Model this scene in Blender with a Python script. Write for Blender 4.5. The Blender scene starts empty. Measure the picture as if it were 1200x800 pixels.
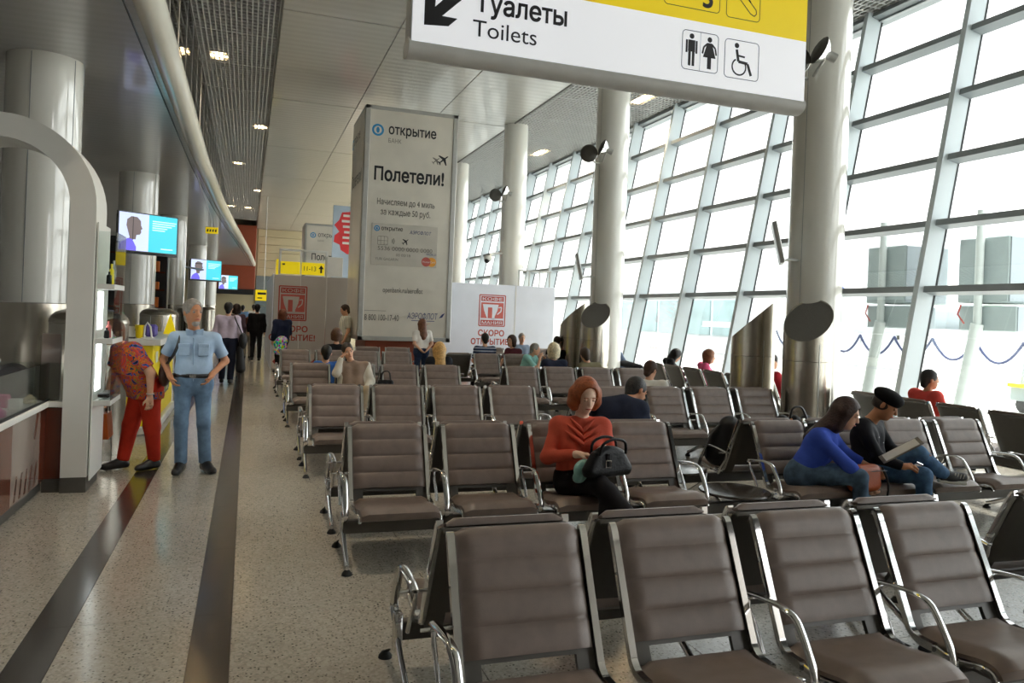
import bpy, math, random
import numpy as np
from mathutils import Matrix, Vector
random.seed(7)
S = bpy.context.scene
COL = S.collection
R = math.radians

# ------------------------------------------------------------------ camera
YAW, ROLL, CAM_H, FPX = R(19.05), R(2.23), 1.78, 898.0
cam = bpy.data.cameras.new('camera')
cam.sensor_width = 36.0
cam.lens = FPX / 1200.0 * 36.0
cam.shift_y = -30.0 / 1200.0
cam.clip_end = 900
camo = bpy.data.objects.new('camera', cam)
COL.objects.link(camo)
_r = Vector((math.cos(YAW), -math.sin(YAW), 0)); _f = Vector((math.sin(YAW), math.cos(YAW), 0)); _u = Vector((0, 0, 1))
_R = _r * math.cos(ROLL) + _u * math.sin(ROLL); _U = -_r * math.sin(ROLL) + _u * math.cos(ROLL)
_m = Matrix((( _R.x, _U.x, -_f.x, 0), (_R.y, _U.y, -_f.y, 0), (_R.z, _U.z, -_f.z, CAM_H), (0, 0, 0, 1)))
camo.matrix_world = _m
S.camera = camo

# ------------------------------------------------------------------ sky, sun, exposure
w = bpy.data.worlds.new('sky'); S.world = w; w.use_nodes = True
bg = w.node_tree.nodes['Background']
bg.inputs[0].default_value = (1.0, 0.99, 0.98, 1)
bg.inputs[1].default_value = 1.45
sun = bpy.data.lights.new('sun', 'SUN'); sun.energy = 4.0; sun.angle = R(2.0); sun.color = (1.0, 0.95, 0.87)
suno = bpy.data.objects.new('sun', sun); COL.objects.link(suno)
_sd = Vector((0.98 * math.cos(R(57)), 0.17 * math.cos(R(57)), math.sin(R(57)))).normalized()
suno.rotation_euler = (-_sd).to_track_quat('-Z', 'Y').to_euler()
suno.location = (40, 10, 60)
S.view_settings.view_transform = 'Standard'
S.view_settings.look = 'None'
S.view_settings.gamma = 1.0
S.view_settings.use_curve_mapping = False
S.view_settings.exposure = 1.95

# ------------------------------------------------------------------ helpers
ORG = {}          # world origin of unrotated parents
_mats = {}

def lin(c):
    if isinstance(c, str):
        c = c.lstrip('#'); c = [int(c[i:i + 2], 16) / 255 for i in (0, 2, 4)]
    return tuple(x / 12.92 if x <= .04045 else ((x + .055) / 1.055) ** 2.4 for x in c)

def mat(name, col, rough=.5, metal=0., noise=(6, .06), bump=0., bscale=60., spec=.5, emit=0., alpha=1., coat=0., aniso=None):
    """principled material whose colour is varied by a noise texture"""
    if name in _mats: return _mats[name]
    m = bpy.data.materials.new(name); m.use_nodes = True
    nt = m.node_tree; N = nt.nodes; Lk = nt.links
    b = N['Principled BSDF']
    c = lin(col)
    tc = N.new('ShaderNodeTexCoord')
    nz = N.new('ShaderNodeTexNoise'); nz.inputs['Scale'].default_value = noise[0]; nz.inputs['Detail'].default_value = 3
    Lk.new(tc.outputs['Object'], nz.inputs['Vector'])
    rp = N.new('ShaderNodeValToRGB')
    a = noise[1]
    rp.color_ramp.elements[0].position = .3; rp.color_ramp.elements[1].position = .7
    rp.color_ramp.elements[0].color = tuple(max(0, x * (1 - a)) for x in c) + (1,)
    rp.color_ramp.elements[1].color = tuple(min(1, x * (1 + a)) for x in c) + (1,)
    Lk.new(nz.outputs['Fac'], rp.inputs['Fac'])
    Lk.new(rp.outputs['Color'], b.inputs['Base Color'])
    b.inputs['Roughness'].default_value = rough
    b.inputs['Metallic'].default_value = metal
    b.inputs['Specular IOR Level'].default_value = spec
    if coat: b.inputs['Coat Weight'].default_value = coat; b.inputs['Coat Roughness'].default_value = .06
    if aniso:
        b.inputs['Anisotropic'].default_value = aniso
    if emit:
        Lk.new(rp.outputs['Color'], b.inputs['Emission Color']); b.inputs['Emission Strength'].default_value = emit
    if alpha < 1: b.inputs['Alpha'].default_value = alpha
    if bump:
        n2 = N.new('ShaderNodeTexNoise'); n2.inputs['Scale'].default_value = bscale; n2.inputs['Detail'].default_value = 4
        Lk.new(tc.outputs['Object'], n2.inputs['Vector'])
        bp = N.new('ShaderNodeBump'); bp.inputs['Strength'].default_value = bump; bp.inputs['Distance'].default_value = .01
        Lk.new(n2.outputs['Fac'], bp.inputs['Height']); Lk.new(bp.outputs['Normal'], b.inputs['Normal'])
    _mats[name] = m
    return m

def glass(name, tint=(.93, .97, .97), refl=.5, rough=0.0):
    """thin pane: lets light straight through, mirrors by fresnel"""
    if name in _mats: return _mats[name]
    m = bpy.data.materials.new(name); m.use_nodes = True
    nt = m.node_tree; N = nt.nodes; Lk = nt.links
    for n in list(N):
        if n.type != 'OUTPUT_MATERIAL': N.remove(n)
    out = [n for n in N if n.type == 'OUTPUT_MATERIAL'][0]
    t = N.new('ShaderNodeBsdfTransparent'); t.inputs[0].default_value = tint + (1,)
    g = N.new('ShaderNodeBsdfGlossy'); g.inputs['Roughness'].default_value = rough
    fr = N.new('ShaderNodeFresnel'); fr.inputs[0].default_value = 1.45
    mu = N.new('ShaderNodeMath'); mu.operation = 'MULTIPLY'; mu.inputs[1].default_value = refl
    nz = N.new('ShaderNodeTexNoise'); nz.inputs['Scale'].default_value = .6
    tc = N.new('ShaderNodeTexCoord'); Lk.new(tc.outputs['Object'], nz.inputs['Vector'])
    bp = N.new('ShaderNodeBump'); bp.inputs['Strength'].default_value = .02
    Lk.new(nz.outputs['Fac'], bp.inputs['Height']); Lk.new(bp.outputs['Normal'], g.inputs['Normal'])
    mx = N.new('ShaderNodeMixShader')
    Lk.new(fr.outputs[0], mu.inputs[0]); Lk.new(mu.outputs[0], mx.inputs[0])
    Lk.new(t.outputs[0], mx.inputs[1]); Lk.new(g.outputs[0], mx.inputs[2]); Lk.new(mx.outputs[0], out.inputs[0])
    _mats[name] = m
    return m

def tag(o, label=None, cat=None, group=None, kind=None):
    if label: o['label'] = label
    if cat: o['category'] = cat
    if group: o['group'] = group
    if kind: o['kind'] = kind
    return o

def origin_of(p):
    return ORG.get(p.name, (0, 0, 0)) if p is not None else (0, 0, 0)

def empty(name, loc=(0, 0, 0), rz=0., label=None, cat=None, group=None, kind=None):
    o = bpy.data.objects.new(name, None); COL.objects.link(o)
    o.location = loc; o.rotation_euler = (0, 0, rz); o.empty_display_size = .1
    ORG[o.name] = tuple(loc)
    return tag(o, label, cat, group, kind)

def mesh_obj(name, v, f, m, parent=None, smooth=False, world=True, auto=None):
    """one mesh object; vertices are world coordinates unless world=False"""
    me = bpy.data.meshes.new(name)
    v = np.asarray(v, float).reshape(-1, 3)
    og = origin_of(parent) if world else (0, 0, 0)
    me.from_pydata((v - np.array(og)).tolist(), [], f)
    if m is not None:
        for x in (m if isinstance(m, (list, tuple)) else [m]): me.materials.append(x)
    o = bpy.data.objects.new(name, me); COL.objects.link(o)
    if parent is not None: o.parent = parent
    ORG[o.name] = og
    if smooth: finish(me, auto)
    return o

def finish(me, auto=40):
    me.polygons.foreach_set('use_smooth', [True] * len(me.polygons))
    if auto is not None:
        try: me.set_sharp_from_angle(angle=R(auto))
        except Exception: pass

class MB:
    """collects simple solids into one mesh"""
    def __init__(s): s.v = []; s.f = []; s.mi = []; s.cur = 0
    def add(s, v, f):
        n = len(s.v); s.v += [tuple(map(float, p)) for p in v]; s.f += [tuple(i + n for i in q) for q in f]; s.mi += [s.cur] * len(f)
        return s
    def box(s, lo, hi, M=None):
        (a, b, c), (d, e, g) = lo, hi
        v = [(a, b, c), (d, b, c), (d, e, c), (a, e, c), (a, b, g), (d, b, g), (d, e, g), (a, e, g)]
        if M is not None: v = [tuple(M @ Vector(p)) for p in v]
        return s.add(v, [(0, 3, 2, 1), (4, 5, 6, 7), (0, 1, 5, 4), (1, 2, 6, 5), (2, 3, 7, 6), (3, 0, 4, 7)])
    def cbox(s, lo, hi, c=.01, M=None):
        """chamfered box"""
        lo = np.array(lo, float); hi = np.array(hi, float)
        c = min(c, .45 * float((hi - lo).min()))
        v = []; idx = {}
        for i in (0, 1):
            for j in (0, 1):
                for k in (0, 1):
                    P = np.array([(lo, hi)[i][0], (lo, hi)[j][1], (lo, hi)[k][2]])
                    sg = np.array([1 - 2 * i, 1 - 2 * j, 1 - 2 * k])
                    for ax in range(3):
                        q = P + sg * c; q[ax] = P[ax]
                        idx[i, j, k, ax] = len(v); v.append(q)
        f = []
        for ax in range(3):
            o1, o2 = (ax + 1) % 3, (ax + 2) % 3
            for t in (0, 1):
                q = []
                for (a, b) in ((0, 0), (1, 0), (1, 1), (0, 1)):
                    K = [0, 0, 0]; K[ax] = t; K[o1] = a; K[o2] = b
                    q.append(idx[K[0], K[1], K[2], ax])
                f.append(tuple(q if t else q[::-1]))
                # edges along axis ax
            for a in (0, 1):
                for b in (0, 1):
                    K0 = [0, 0, 0]; K0[o1] = a; K0[o2] = b; K1 = list(K0); K1[ax] = 1
                    q = (idx[(*K0, o1)], idx[(*K1, o1)], idx[(*K1, o2)], idx[(*K0, o2)])
                    f.append(q if (a != b) else q[::-1])
        for i in (0, 1):
            for j in (0, 1):
                for k in (0, 1):
                    q = (idx[i, j, k, 0], idx[i, j, k, 1], idx[i, j, k, 2])
                    f.append(q if (i + j + k) % 2 == 0 else q[::-1])
        if M is not None: v = [tuple(M @ Vector(p)) for p in v]
        return s.add(v, f)
    def tube(s, pts, r, n=8, cap=True, flat=None):
        """swept tube; r number or list; flat=(rx, rz) elliptic section (side, up)"""
        P = [Vector(p) for p in pts]; m = len(P)
        rr = list(r) if isinstance(r, (list, tuple)) else [r] * m
        v = []; side = None
        for i in range(m):
            t = (P[min(i + 1, m - 1)] - P[max(i - 1, 0)]).normalized()
            if side is None:
                a = Vector((0, 0, 1)) if abs(t.z) < .9 else Vector((1, 0, 0))
                side = t.cross(a).normalized()
            else:
                side = (side - t * side.dot(t)).normalized()
            up = side.cross(t)
            for k in range(n):
                an = 2 * math.pi * k / n
                ca, sa = math.cos(an), math.sin(an)
                if flat:
                    q = P[i] + side * ca * flat[0] + up * sa * flat[1]
                else:
                    q = P[i] + (side * ca + up * sa) * rr[i]
                v.append(q)
        f = []
        for i in range(m - 1):
            for k in range(n):
                k2 = (k + 1) % n
                f.append((i * n + k, i * n + k2, (i + 1) * n + k2, (i + 1) * n + k))
        if cap: f.append(tuple(range(n))[::-1]); f.append(tuple((m - 1) * n + k for k in range(n)))
        return s.add(v, f)
    def lathe(s, prof, n=24, c=(0, 0, 0), M=None, cap=True):
        v = []; m = len(prof)
        for (r, z) in prof:
            for k in range(n):
                a = 2 * math.pi * k / n
                q = Vector((r * math.cos(a), r * math.sin(a), z))
                if M is not None: q = M @ q
                v.append((q.x + c[0], q.y + c[1], q.z + c[2]))
        f = []
        for i in range(m - 1):
            for k in range(n):
                k2 = (k + 1) % n
                f.append((i * n + k, i * n + k2, (i + 1) * n + k2, (i + 1) * n + k))
        if cap: f.append(tuple(range(n))[::-1]); f.append(tuple((m - 1) * n + k for k in range(n)))
        return s.add(v, f)
    def prism(s, poly, O, X, Y, th):
        """2D outline in the frame O,X,Y pushed th along X x Y (minus)"""
        O, X, Y = Vector(O), Vector(X), Vector(Y); Z = X.cross(Y).normalized()
        n = len(poly)
        v = [O + X * a + Y * b for a, b in poly] + [O + X * a + Y * b - Z * th for a, b in poly]
        f = [tuple(range(n)), tuple(range(2 * n - 1, n - 1, -1))]
        f += [(i, i + n, (i + 1) % n + n, (i + 1) % n) for i in range(n)]
        return s.add(v, f)
    def ball(s, c, r, n=12, sc=(1, 1, 1), M=None):
        prof = []; m = max(5, n // 2)
        v = []; f = []
        for i in range(m + 1):
            ph = math.pi * i / m
            for k in range(n):
                a = 2 * math.pi * k / n
                q = Vector((r * sc[0] * math.sin(ph) * math.cos(a), r * sc[1] * math.sin(ph) * math.sin(a), r * sc[2] * math.cos(ph)))
                if M is not None: q = M @ q
                v.append(q + Vector(c))
        for i in range(m):
            for k in range(n):
                k2 = (k + 1) % n
                f.append((i * n + k, (i + 1) * n + k, (i + 1) * n + k2, i * n + k2))
        return s.add(v, f)
    def build(s, name, m, parent=None, smooth=False, world=True, auto=40):
        o = mesh_obj(name, s.v, s.f, m, parent, False, world)
        if isinstance(m, (list, tuple)) and len(m) > 1: o.data.polygons.foreach_set('material_index', s.mi)
        if smooth: finish(o.data, auto)
        return o

def link_copy(o, parent=None):
    c = o.copy(); COL.objects.link(c); c.parent = parent
    ORG[c.name] = ORG.get(o.name, (0, 0, 0))
    return c

def copy_tree(o, parent=None):
    c = link_copy(o, parent)
    for ch in [x for x in ALLCH.get(o.name, list(o.children))]: copy_tree(ch, c)
    return c
ALLCH = {}

def fill_glyphs(v2, ed):
    """triangles inside the glyph outlines (non-zero winding)"""
    from mathutils.geometry import delaunay_2d_cdt
    vs, es, fs, *_ = delaunay_2d_cdt([Vector((float(a), float(b))) for a, b in v2], [tuple(map(int, e)) for e in ed], [], 0, 1e-7)
    V = np.array([(q.x, q.y) for q in vs]); F = np.array(fs)
    C = V[F].mean(1); A = v2[ed[:, 0]]; B = v2[ed[:, 1]]
    up = (A[None, :, 1] <= C[:, None, 1]) & (B[None, :, 1] > C[:, None, 1]); dn = (A[None, :, 1] > C[:, None, 1]) & (B[None, :, 1] <= C[:, None, 1])
    dy = B[:, 1] - A[:, 1]; dy = np.where(abs(dy) < 1e-12, 1e-12, dy)
    xi = A[None, :, 0] + (C[:, None, 1] - A[None, :, 1]) / dy[None, :] * (B - A)[None, :, 0]
    hit = xi > C[:, None, 0]
    wn = (up & hit).sum(1) - (dn & hit).sum(1)
    return V, F[wn != 0]

def text(body, size, O, X, Y, m, parent=None, align='LEFT', bold=0., name='lettering', depth=.002, world=True, shear=0., width=None):
    """flat lettering lying in the frame O (baseline start), X right, Y up"""
    c = bpy.data.curves.new('lettering', 'FONT'); c.body = body; c.size = 1.0; c.align_x = align
    c.offset = 0; c.resolution_u = 4; c.shear = shear; c.fill_mode = 'NONE'
    o = bpy.data.objects.new('lettering', c); COL.objects.link(o)
    dg = bpy.context.evaluated_depsgraph_get(); dg.update()
    me = bpy.data.meshes.new_from_object(o.evaluated_get(dg))
    COL.objects.unlink(o); bpy.data.objects.remove(o)
    v = np.zeros(len(me.vertices) * 3); me.vertices.foreach_get('co', v); v = v.reshape(-1, 3)
    ed = np.zeros(len(me.edges) * 2, int); me.edges.foreach_get('vertices', ed); ed = ed.reshape(-1, 2)
    bpy.data.meshes.remove(me); bpy.data.curves.remove(c)
    V, F = fill_glyphs(v[:, :2], ed)
    if bold:     # thicken the strokes: outer loops pushed out, holes pushed in
        nxt = {int(p): int(q) for p, q in ed}; seen = set(); loops = []
        for p in nxt:
            if p in seen: continue
            L = [p]; seen.add(p); c2 = nxt[p]
            while c2 not in seen and c2 in nxt: L.append(c2); seen.add(c2); c2 = nxt[c2]
            loops.append(L)
        def inside(pt, Q):
            x, y = pt; A = Q; B = np.roll(Q, -1, 0); cr = ((A[:, 1] > y) != (B[:, 1] > y)); dy = np.where(B[:, 1] == A[:, 1], 1, B[:, 1] - A[:, 1])
            return int((cr & (x < (B[:, 0] - A[:, 0]) * (y - A[:, 1]) / dy + A[:, 0])).sum()) % 2 == 1
        W2 = v[:, :2].copy()
        for L in loops:
            Q = v[L, :2]; area = .5 * (Q[:, 0] * np.roll(Q[:, 1], -1) - np.roll(Q[:, 0], -1) * Q[:, 1]).sum()
            dep = sum(inside(Q[0], v[K, :2]) for K in loops if K is not L)
            e1 = np.roll(Q, -1, 0) - Q; e1 /= np.maximum(np.linalg.norm(e1, axis=1)[:, None], 1e-9); e0 = np.roll(e1, 1, 0); t = e0 + e1; t /= np.maximum(np.linalg.norm(t, axis=1)[:, None], 1e-9)
            out = np.stack([t[:, 1], -t[:, 0]], 1) * (1 if area > 0 else -1) * (1 if dep % 2 == 0 else -1)
            W2[L] = Q + out * bold * 1.6
        V, F = fill_glyphs(W2, ed)
    V = V * size
    if width is not None and len(V):
        V = V.copy(); V[:, 0] *= width / (V[:, 0].max() - V[:, 0].min())
    X, Y, O = Vector(X).normalized(), Vector(Y).normalized(), Vector(O)
    Zn = X.cross(Y)
    W = np.outer(V[:, 0], X) + np.outer(V[:, 1], Y) + np.array(O + Zn * depth)
    return mesh_obj(name, W, [tuple(map(int, f)) for f in F], m, parent, False, world)
# ------------------------------------------------------------------ materials
def mat_floor():
    m = bpy.data.materials.new('terrazzo'); m.use_nodes = True
    nt = m.node_tree; N = nt.nodes; Lk = nt.links; b = N['Principled BSDF']
    tc = N.new('ShaderNodeTexCoord'); geo = N.new('ShaderNodeNewGeometry')
    vo = N.new('ShaderNodeTexVoronoi'); vo.inputs['Scale'].default_value = 75
    v2 = N.new('ShaderNodeTexVoronoi'); v2.inputs['Scale'].default_value = 52
    nz = N.new('ShaderNodeTexNoise'); nz.inputs['Scale'].default_value = 1.3; nz.inputs['Detail'].default_value = 3
    for n in (vo, v2, nz): Lk.new(geo.outputs['Position'], n.inputs['Vector'])
    r1 = N.new('ShaderNodeValToRGB'); e = r1.color_ramp.elements
    e[0].position = 0; e[0].color = lin('#938d84') + (1,); e[1].position = 1; e[1].color = lin('#bcb5a9') + (1,)
    q = e.new(.45); q.color = lin('#aca599') + (1,)
    Lk.new(vo.outputs['Color'], r1.inputs['Fac'])
    r2 = N.new('ShaderNodeValToRGB'); e = r2.color_ramp.elements; r2.color_ramp.interpolation = 'CONSTANT'
    e[0].position = 0; e[0].color = (.0, .0, .0, 1); e[1].position = .32; e[1].color = (1, 1, 1, 1)
    sp = N.new('ShaderNodeSeparateColor'); Lk.new(v2.outputs['Color'], sp.inputs[0]); Lk.new(sp.outputs[0], r2.inputs['Fac'])
    # only the heart of a chosen cell is a dark chip
    lt = N.new('ShaderNodeMath'); lt.operation = 'GREATER_THAN'; lt.inputs[1].default_value = .30; Lk.new(v2.outputs['Distance'], lt.inputs[0])
    mxx = N.new('ShaderNodeMath'); mxx.operation = 'MAXIMUM'; Lk.new(r2.outputs['Color'], mxx.inputs[0]); Lk.new(lt.outputs[0], mxx.inputs[1])
    mx = N.new('ShaderNodeMix'); mx.data_type = 'RGBA'
    mx.inputs[6].default_value = lin('#5f5a52') + (1,)
    Lk.new(mxx.outputs[0], mx.inputs[0]); Lk.new(r1.outputs['Color'], mx.inputs[7])
    m2 = N.new('ShaderNodeMix'); m2.data_type = 'RGBA'; m2.blend_type = 'MULTIPLY'; m2.inputs[0].default_value = 1
    mr = N.new('ShaderNodeMapRange'); mr.inputs['To Min'].default_value = .84; mr.inputs['To Max'].default_value = 1.04; Lk.new(nz.outputs['Fac'], mr.inputs['Value'])
    Lk.new(mx.outputs[2], m2.inputs[6]); Lk.new(mr.outputs['Result'], m2.inputs[7])
    Lk.new(m2.outputs[2], b.inputs['Base Color'])
    b.inputs['Roughness'].default_value = .16; b.inputs['Specular IOR Level'].default_value = .5
    n3 = N.new('ShaderNodeTexNoise'); n3.inputs['Scale'].default_value = 5
    Lk.new(geo.outputs['Position'], n3.inputs['Vector'])
    bp = N.new('ShaderNodeBump'); bp.inputs['Strength'].default_value = .03; Lk.new(n3.outputs['Fac'], bp.inputs['Height']); Lk.new(bp.outputs['Normal'], b.inputs['Normal'])
    return m

def mat_ribbed(name, col, scale, rough=.35, metal=0., strength=.25, axis='Y', coat=0.):
    """sheet metal with fine parallel ribs"""
    m = mat(name, col, rough, metal, (1.2, .04), coat=coat)
    nt = m.node_tree; N = nt.nodes; Lk = nt.links; b = N['Principled BSDF']
    geo = N.new('ShaderNodeNewGeometry'); wv = N.new('ShaderNodeTexWave'); wv.bands_direction = axis
    wv.inputs['Scale'].default_value = scale; Lk.new(geo.outputs['Position'], wv.inputs['Vector'])
    bp = N.new('ShaderNodeBump'); bp.inputs['Strength'].default_value = strength; bp.inputs['Distance'].default_value = .02
    Lk.new(wv.outputs['Fac'], bp.inputs['Height']); Lk.new(bp.outputs['Normal'], b.inputs['Normal'])
    return m

M = dict(
    floor=mat_floor(),
    stripe=mat('dark_granite', '#3a3430', .17, noise=(70, .4)),
    grout=mat('grout', '#6f6a62', .7),
    white=mat('white_paint', '#d9d8d2', .35, noise=(2, .03)),
    column=mat('column_enamel', '#dedcd4', .10, noise=(.8, .03), coat=1.),
    facade=mat('facade_white', '#c2ccd0', .4, noise=(1, .03)),
    transom=mat('facade_grey', '#858c8f', .4, noise=(1, .05)),
    gasket=mat('gasket_black', '#1d2022', .6),
    pane=glass('window_glass', (.95, .98, .98), .5),
    ceil=mat_ribbed('ceiling_sheet', '#9f9d97', 1.05, .30, 0., .22, 'Y', .3),
    mezz=mat_ribbed('mezzanine_sheet', '#a9a8a6', 1.6, .3, 0., .12, 'Y', .3),
    grid=mat('grid_steel', '#b4b4b2', .4, .2),
    plenum=mat('plenum_black', '#22211f', .9),
    softgrey=mat('grey_paint', '#bdbdb9', .4),
    tube=mat('fascia_cream', '#dbd8cb', .25, noise=(1, .03), coat=.3),
    darkglass=glass('balustrade_glass', (.40, .43, .42), .8),
    clear=glass('clear_glass', (.92, .95, .94), .7),
    chrome=mat('chrome', '#dfdfdf', .08, 1.),
    brushed=mat('brushed_steel', '#b9b2a6', .24, 1., (3, .12), .05, 40, aniso=.6),
    alu=mat('aluminium', '#b4b4b0', .38, .55),
    leather=mat('brown_leather', '#766860', .40, noise=(14, .10), bump=.12, bscale=240),
    shell=mat('chair_shell', '#57544f', .42, noise=(10, .05)),
    beam=mat('beam_grey', '#57544f', .35, .3),
    rubber=mat('rubber_black', '#141414', .7),
    tabletop=mat('table_laminate', '#3d3733', .2, noise=(9, .1)),
    terra=mat('terracotta_panel', '#93452a', .45, noise=(3, .06)),
    yellow=mat('yellow_laminate', '#f2d613', .3, noise=(2, .03)),
    signwhite=mat('sign_white_face', '#f3f5fa', .4, noise=(1, .01), emit=.11),
    signyellow=mat('sign_yellow_face', '#f6d914', .4, noise=(1, .01), emit=.08),
    ink=mat('black_print', '#17181d', .5),
    greyink=mat('grey_print', '#77736c', .5),
    redink=mat('red_print', '#a9473f', .5),
    redink2=mat('red_print_light', '#bd5b53', .5),
    blueink=mat('blue_print', '#2f8fc6', .5),
    navyink=mat('navy_print', '#2a3b73', .5),
    orangeink=mat('orange_print', '#e8a13a', .5),
    banner=mat('banner_face', '#d6d0c4', .32, noise=(1.1, .09)),
    banner2=mat('banner_card', '#c3bdb2', .4, noise=(3, .05)),
    vinyl=mat('hoarding_vinyl', '#d3d7e2', .45, noise=(1.4, .05), bump=.3, bscale=1.6),
    vinylgrey=mat('hoarding_vinyl_grey', '#bdb8b4', .45, noise=(1.2, .05), bump=.25, bscale=1.5),
    darkred=mat('dark_red_gloss', '#5b2a1c', .12, noise=(2, .15), coat=.5),
    browng=mat('grey_brown_gloss', '#8b7e75', .15, noise=(1.5, .12), coat=.4),
    dark=mat('dark_plastic', '#1b1b1d', .4),
    darkgrey=mat('dark_grey_metal', '#55534f', .45, .3),
    grille=mat('grey_grille', '#6a6762', .6, .2, (90, .2)),
    asphalt=mat('apron_concrete', '#b5b5b1', .8, noise=(.4, .08)),
    wallgrey=mat('wall_grey', '#8d8a84', .6),
    beige=mat('beige_panel', '#b6ad8b', .4, noise=(.6, .06)),
    teal=mat('grey_teal_panel', '#6d7b7c', .5),
    lamp=mat('lamp_glow', '#ffd9a0', .5, emit=30.),
    led=mat('led_glow', '#ffffff', .5, emit=1.3),
)
# ------------------------------------------------------------------ the hall: floor
CEIL = 7.9
Y0, Y1 = -9.0, 64.0
fl = MB().box((-9, Y0, -.3), (10.05, Y1, -.012)).build('floor', M['grout'])
tag(fl, kind='structure')
far = MB()
NEAR = 22.2
xs = [(-1.04 - 1.2 * 2, -1.04 - 1.2), (-1.04 - 1.2, -1.04), (-.84, -.22)] + [(-.02 + 1.2 * i, -.02 + 1.2 * (i + 1)) for i in range(9)]
xs[-1] = (xs[-1][0], 10.05)
tiles = {}
for (a, b) in xs:
    wd = b - a
    y = -.3
    while y < NEAR - .01:
        L = 1.25
        if b < -2: y += L; continue
        key = round(wd, 3)
        if key not in tiles:
            t = MB().cbox((-wd / 2 + .0015, -L / 2 + .0015, -.02), (wd / 2 - .0015, L / 2 - .0015, 0), .001).build('floor_tile', M['floor'], fl, world=False)
            tiles[key] = t
        else:
            t = link_copy(tiles[key], fl)
        t.location = ((a + b) / 2, y + L / 2, 0)
        y += L
# the floor beyond the slabs that can be told apart
far.box((-9, Y0, -.012), (-2.24, Y1, 0))
far.box((-2.24, NEAR - .05, -.012), (-1.04, Y1, 0)).box((-.84, NEAR - .05, -.012), (-.22, Y1, 0)).box((-.02, NEAR - .05, -.012), (10.05, Y1, 0))
far.box((-2.24, Y0, -.012), (-1.04, -.3, 0)).box((-.84, Y0, -.012), (-.22, -.3, 0)).box((-.02, Y0, -.012), (10.05, -.3, 0))
far.build('floor_slab_field', M['floor'], fl)
for (a, b) in ((-1.04, -.84), (-.22, -.02)):
    y = Y0
    while y < Y1:
        L = 1.25 if y < NEAR else 10
        if y < -.3: L = -.3 - y
        MB().cbox((a + .001, y + .001, -.012), (b - .001, min(Y1, y + L) - .001, .0008), .0005).build('dark_stripe', M['stripe'], fl)
        y += L

# ------------------------------------------------------------------ ceiling: sheet panels, open cell grids and the void above
ce = MB().box((-8, Y0, CEIL + .75), (12.2, Y1, CEIL + .9)).build('ceiling', M['plenum'])
tag(ce, kind='structure')
bays = [9.42 + 7.1 * n for n in range(-3, 9)]
cx = [.46, 2.9, 5.35, 7.8]
for i in range(len(bays) - 1):
    for j in range(3):
        MB().cbox((cx[j] + .006, bays[i] + .02, CEIL), (cx[j + 1] - .006, bays[i + 1] - .02, CEIL + .05), .008).build('ceiling_panel', M['ceil'], ce)
for X in (.42, 7.8):
    MB().box((X, Y0, CEIL - .02), (X + .04, Y1, CEIL + .75)).build('grid_edge_profile', M['darkgrey'], ce)
def grid(name, x0, x1, cell, hh, ya, yb, th, cy=.2):
    g = MB()
    n = int(round((x1 - x0) / cell))
    for i in range(n + 1):
        x = x0 + (x1 - x0) * i / n
        g.box((x - th / 2, ya, CEIL), (x + th / 2, yb, CEIL + hh))
    m = int(round((yb - ya) / cy))
    for i in range(m + 1):
        y = ya + (yb - ya) * i / m
        t2 = th * (2.2 if i % 12 == 0 else 1)
        g.box((x0, y - t2 / 2, CEIL + .001), (x1, y + t2 / 2, CEIL + hh - .001))
    o = g.build(name, M['grid'], ce); o['kind'] = 'stuff'
    return o
grid('open_cell_grid', -1.32, .42, .109, .06, 4.0, 58, .026)
grid('open_cell_grid', 7.84, 11.55, .109, .06, 3.0, 52, .03)
MB().box((-1.36, Y0, CEIL - .02), (-1.32, Y1, CEIL + .75)).build('grid_edge_profile', M['darkgrey'], ce)

# lamps behind the grids
def downlight(x, y, z, label, long=False):
    t = empty('ceiling_downlight', (x, y, z), label=label, cat='lamp', group='recessed hall lamps')
    if long:
        MB().box((x - .16, y - .5, z), (x + .16, y + .5, z + .12)).build('lamp_housing', M['alu'], t)
        MB().box((x - .13, y - .46, z - .012), (x + .13, y + .46, z - .001)).build('lamp_glow', M['lamp'], t)
    else:
        MB().lathe([(.10, .16), (.17, .14), (.21, .02), (.22, 0), (.20, 0)], 16, (x, y, z), cap=False).build('lamp_housing', M['alu'], t, True)
        MB().lathe([(.001, .005), (.20, .004), (.20, .012), (.001, .014)], 16, (x, y, z), cap=False).build('lamp_glow', M['lamp'], t)
    l = bpy.data.lights.new('lamp_light', 'SPOT'); l.energy = 230 if not long else 130; l.color = (1, .86, .68); l.spot_size = R(120); l.spot_blend = .6; l.shadow_soft_size = .12
    lo = bpy.data.objects.new('lamp_light', l); COL.objects.link(lo); lo.parent = t; lo.location = (0, 0, -.03)
    return t
LAMP_Y = [(.2, 6.4), (-.9, 13.2), (-.9, 20.3), (.18, 27.7), (-.62, 35.2), (.26, 43), (-.2, 50.8), (-1.15, 50.7)]
ordn = ['almost overhead', 'just above the frame', 'nearest in view', 'second in view', 'third in view', 'fourth in view', 'fifth in view', 'farthest']
for (x, y), q in zip(LAMP_Y, ordn):
    downlight(x, y, CEIL + .065, 'warm round lamp glowing behind the left ceiling grid, %s along the strip' % q)
for y, q in ((18.9, 'beside the middle round column'), (26.8, 'beyond the third round column')):
    downlight(10.1, y, CEIL + .085, 'warm long lamp behind the right ceiling grid %s' % q, True)

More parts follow.
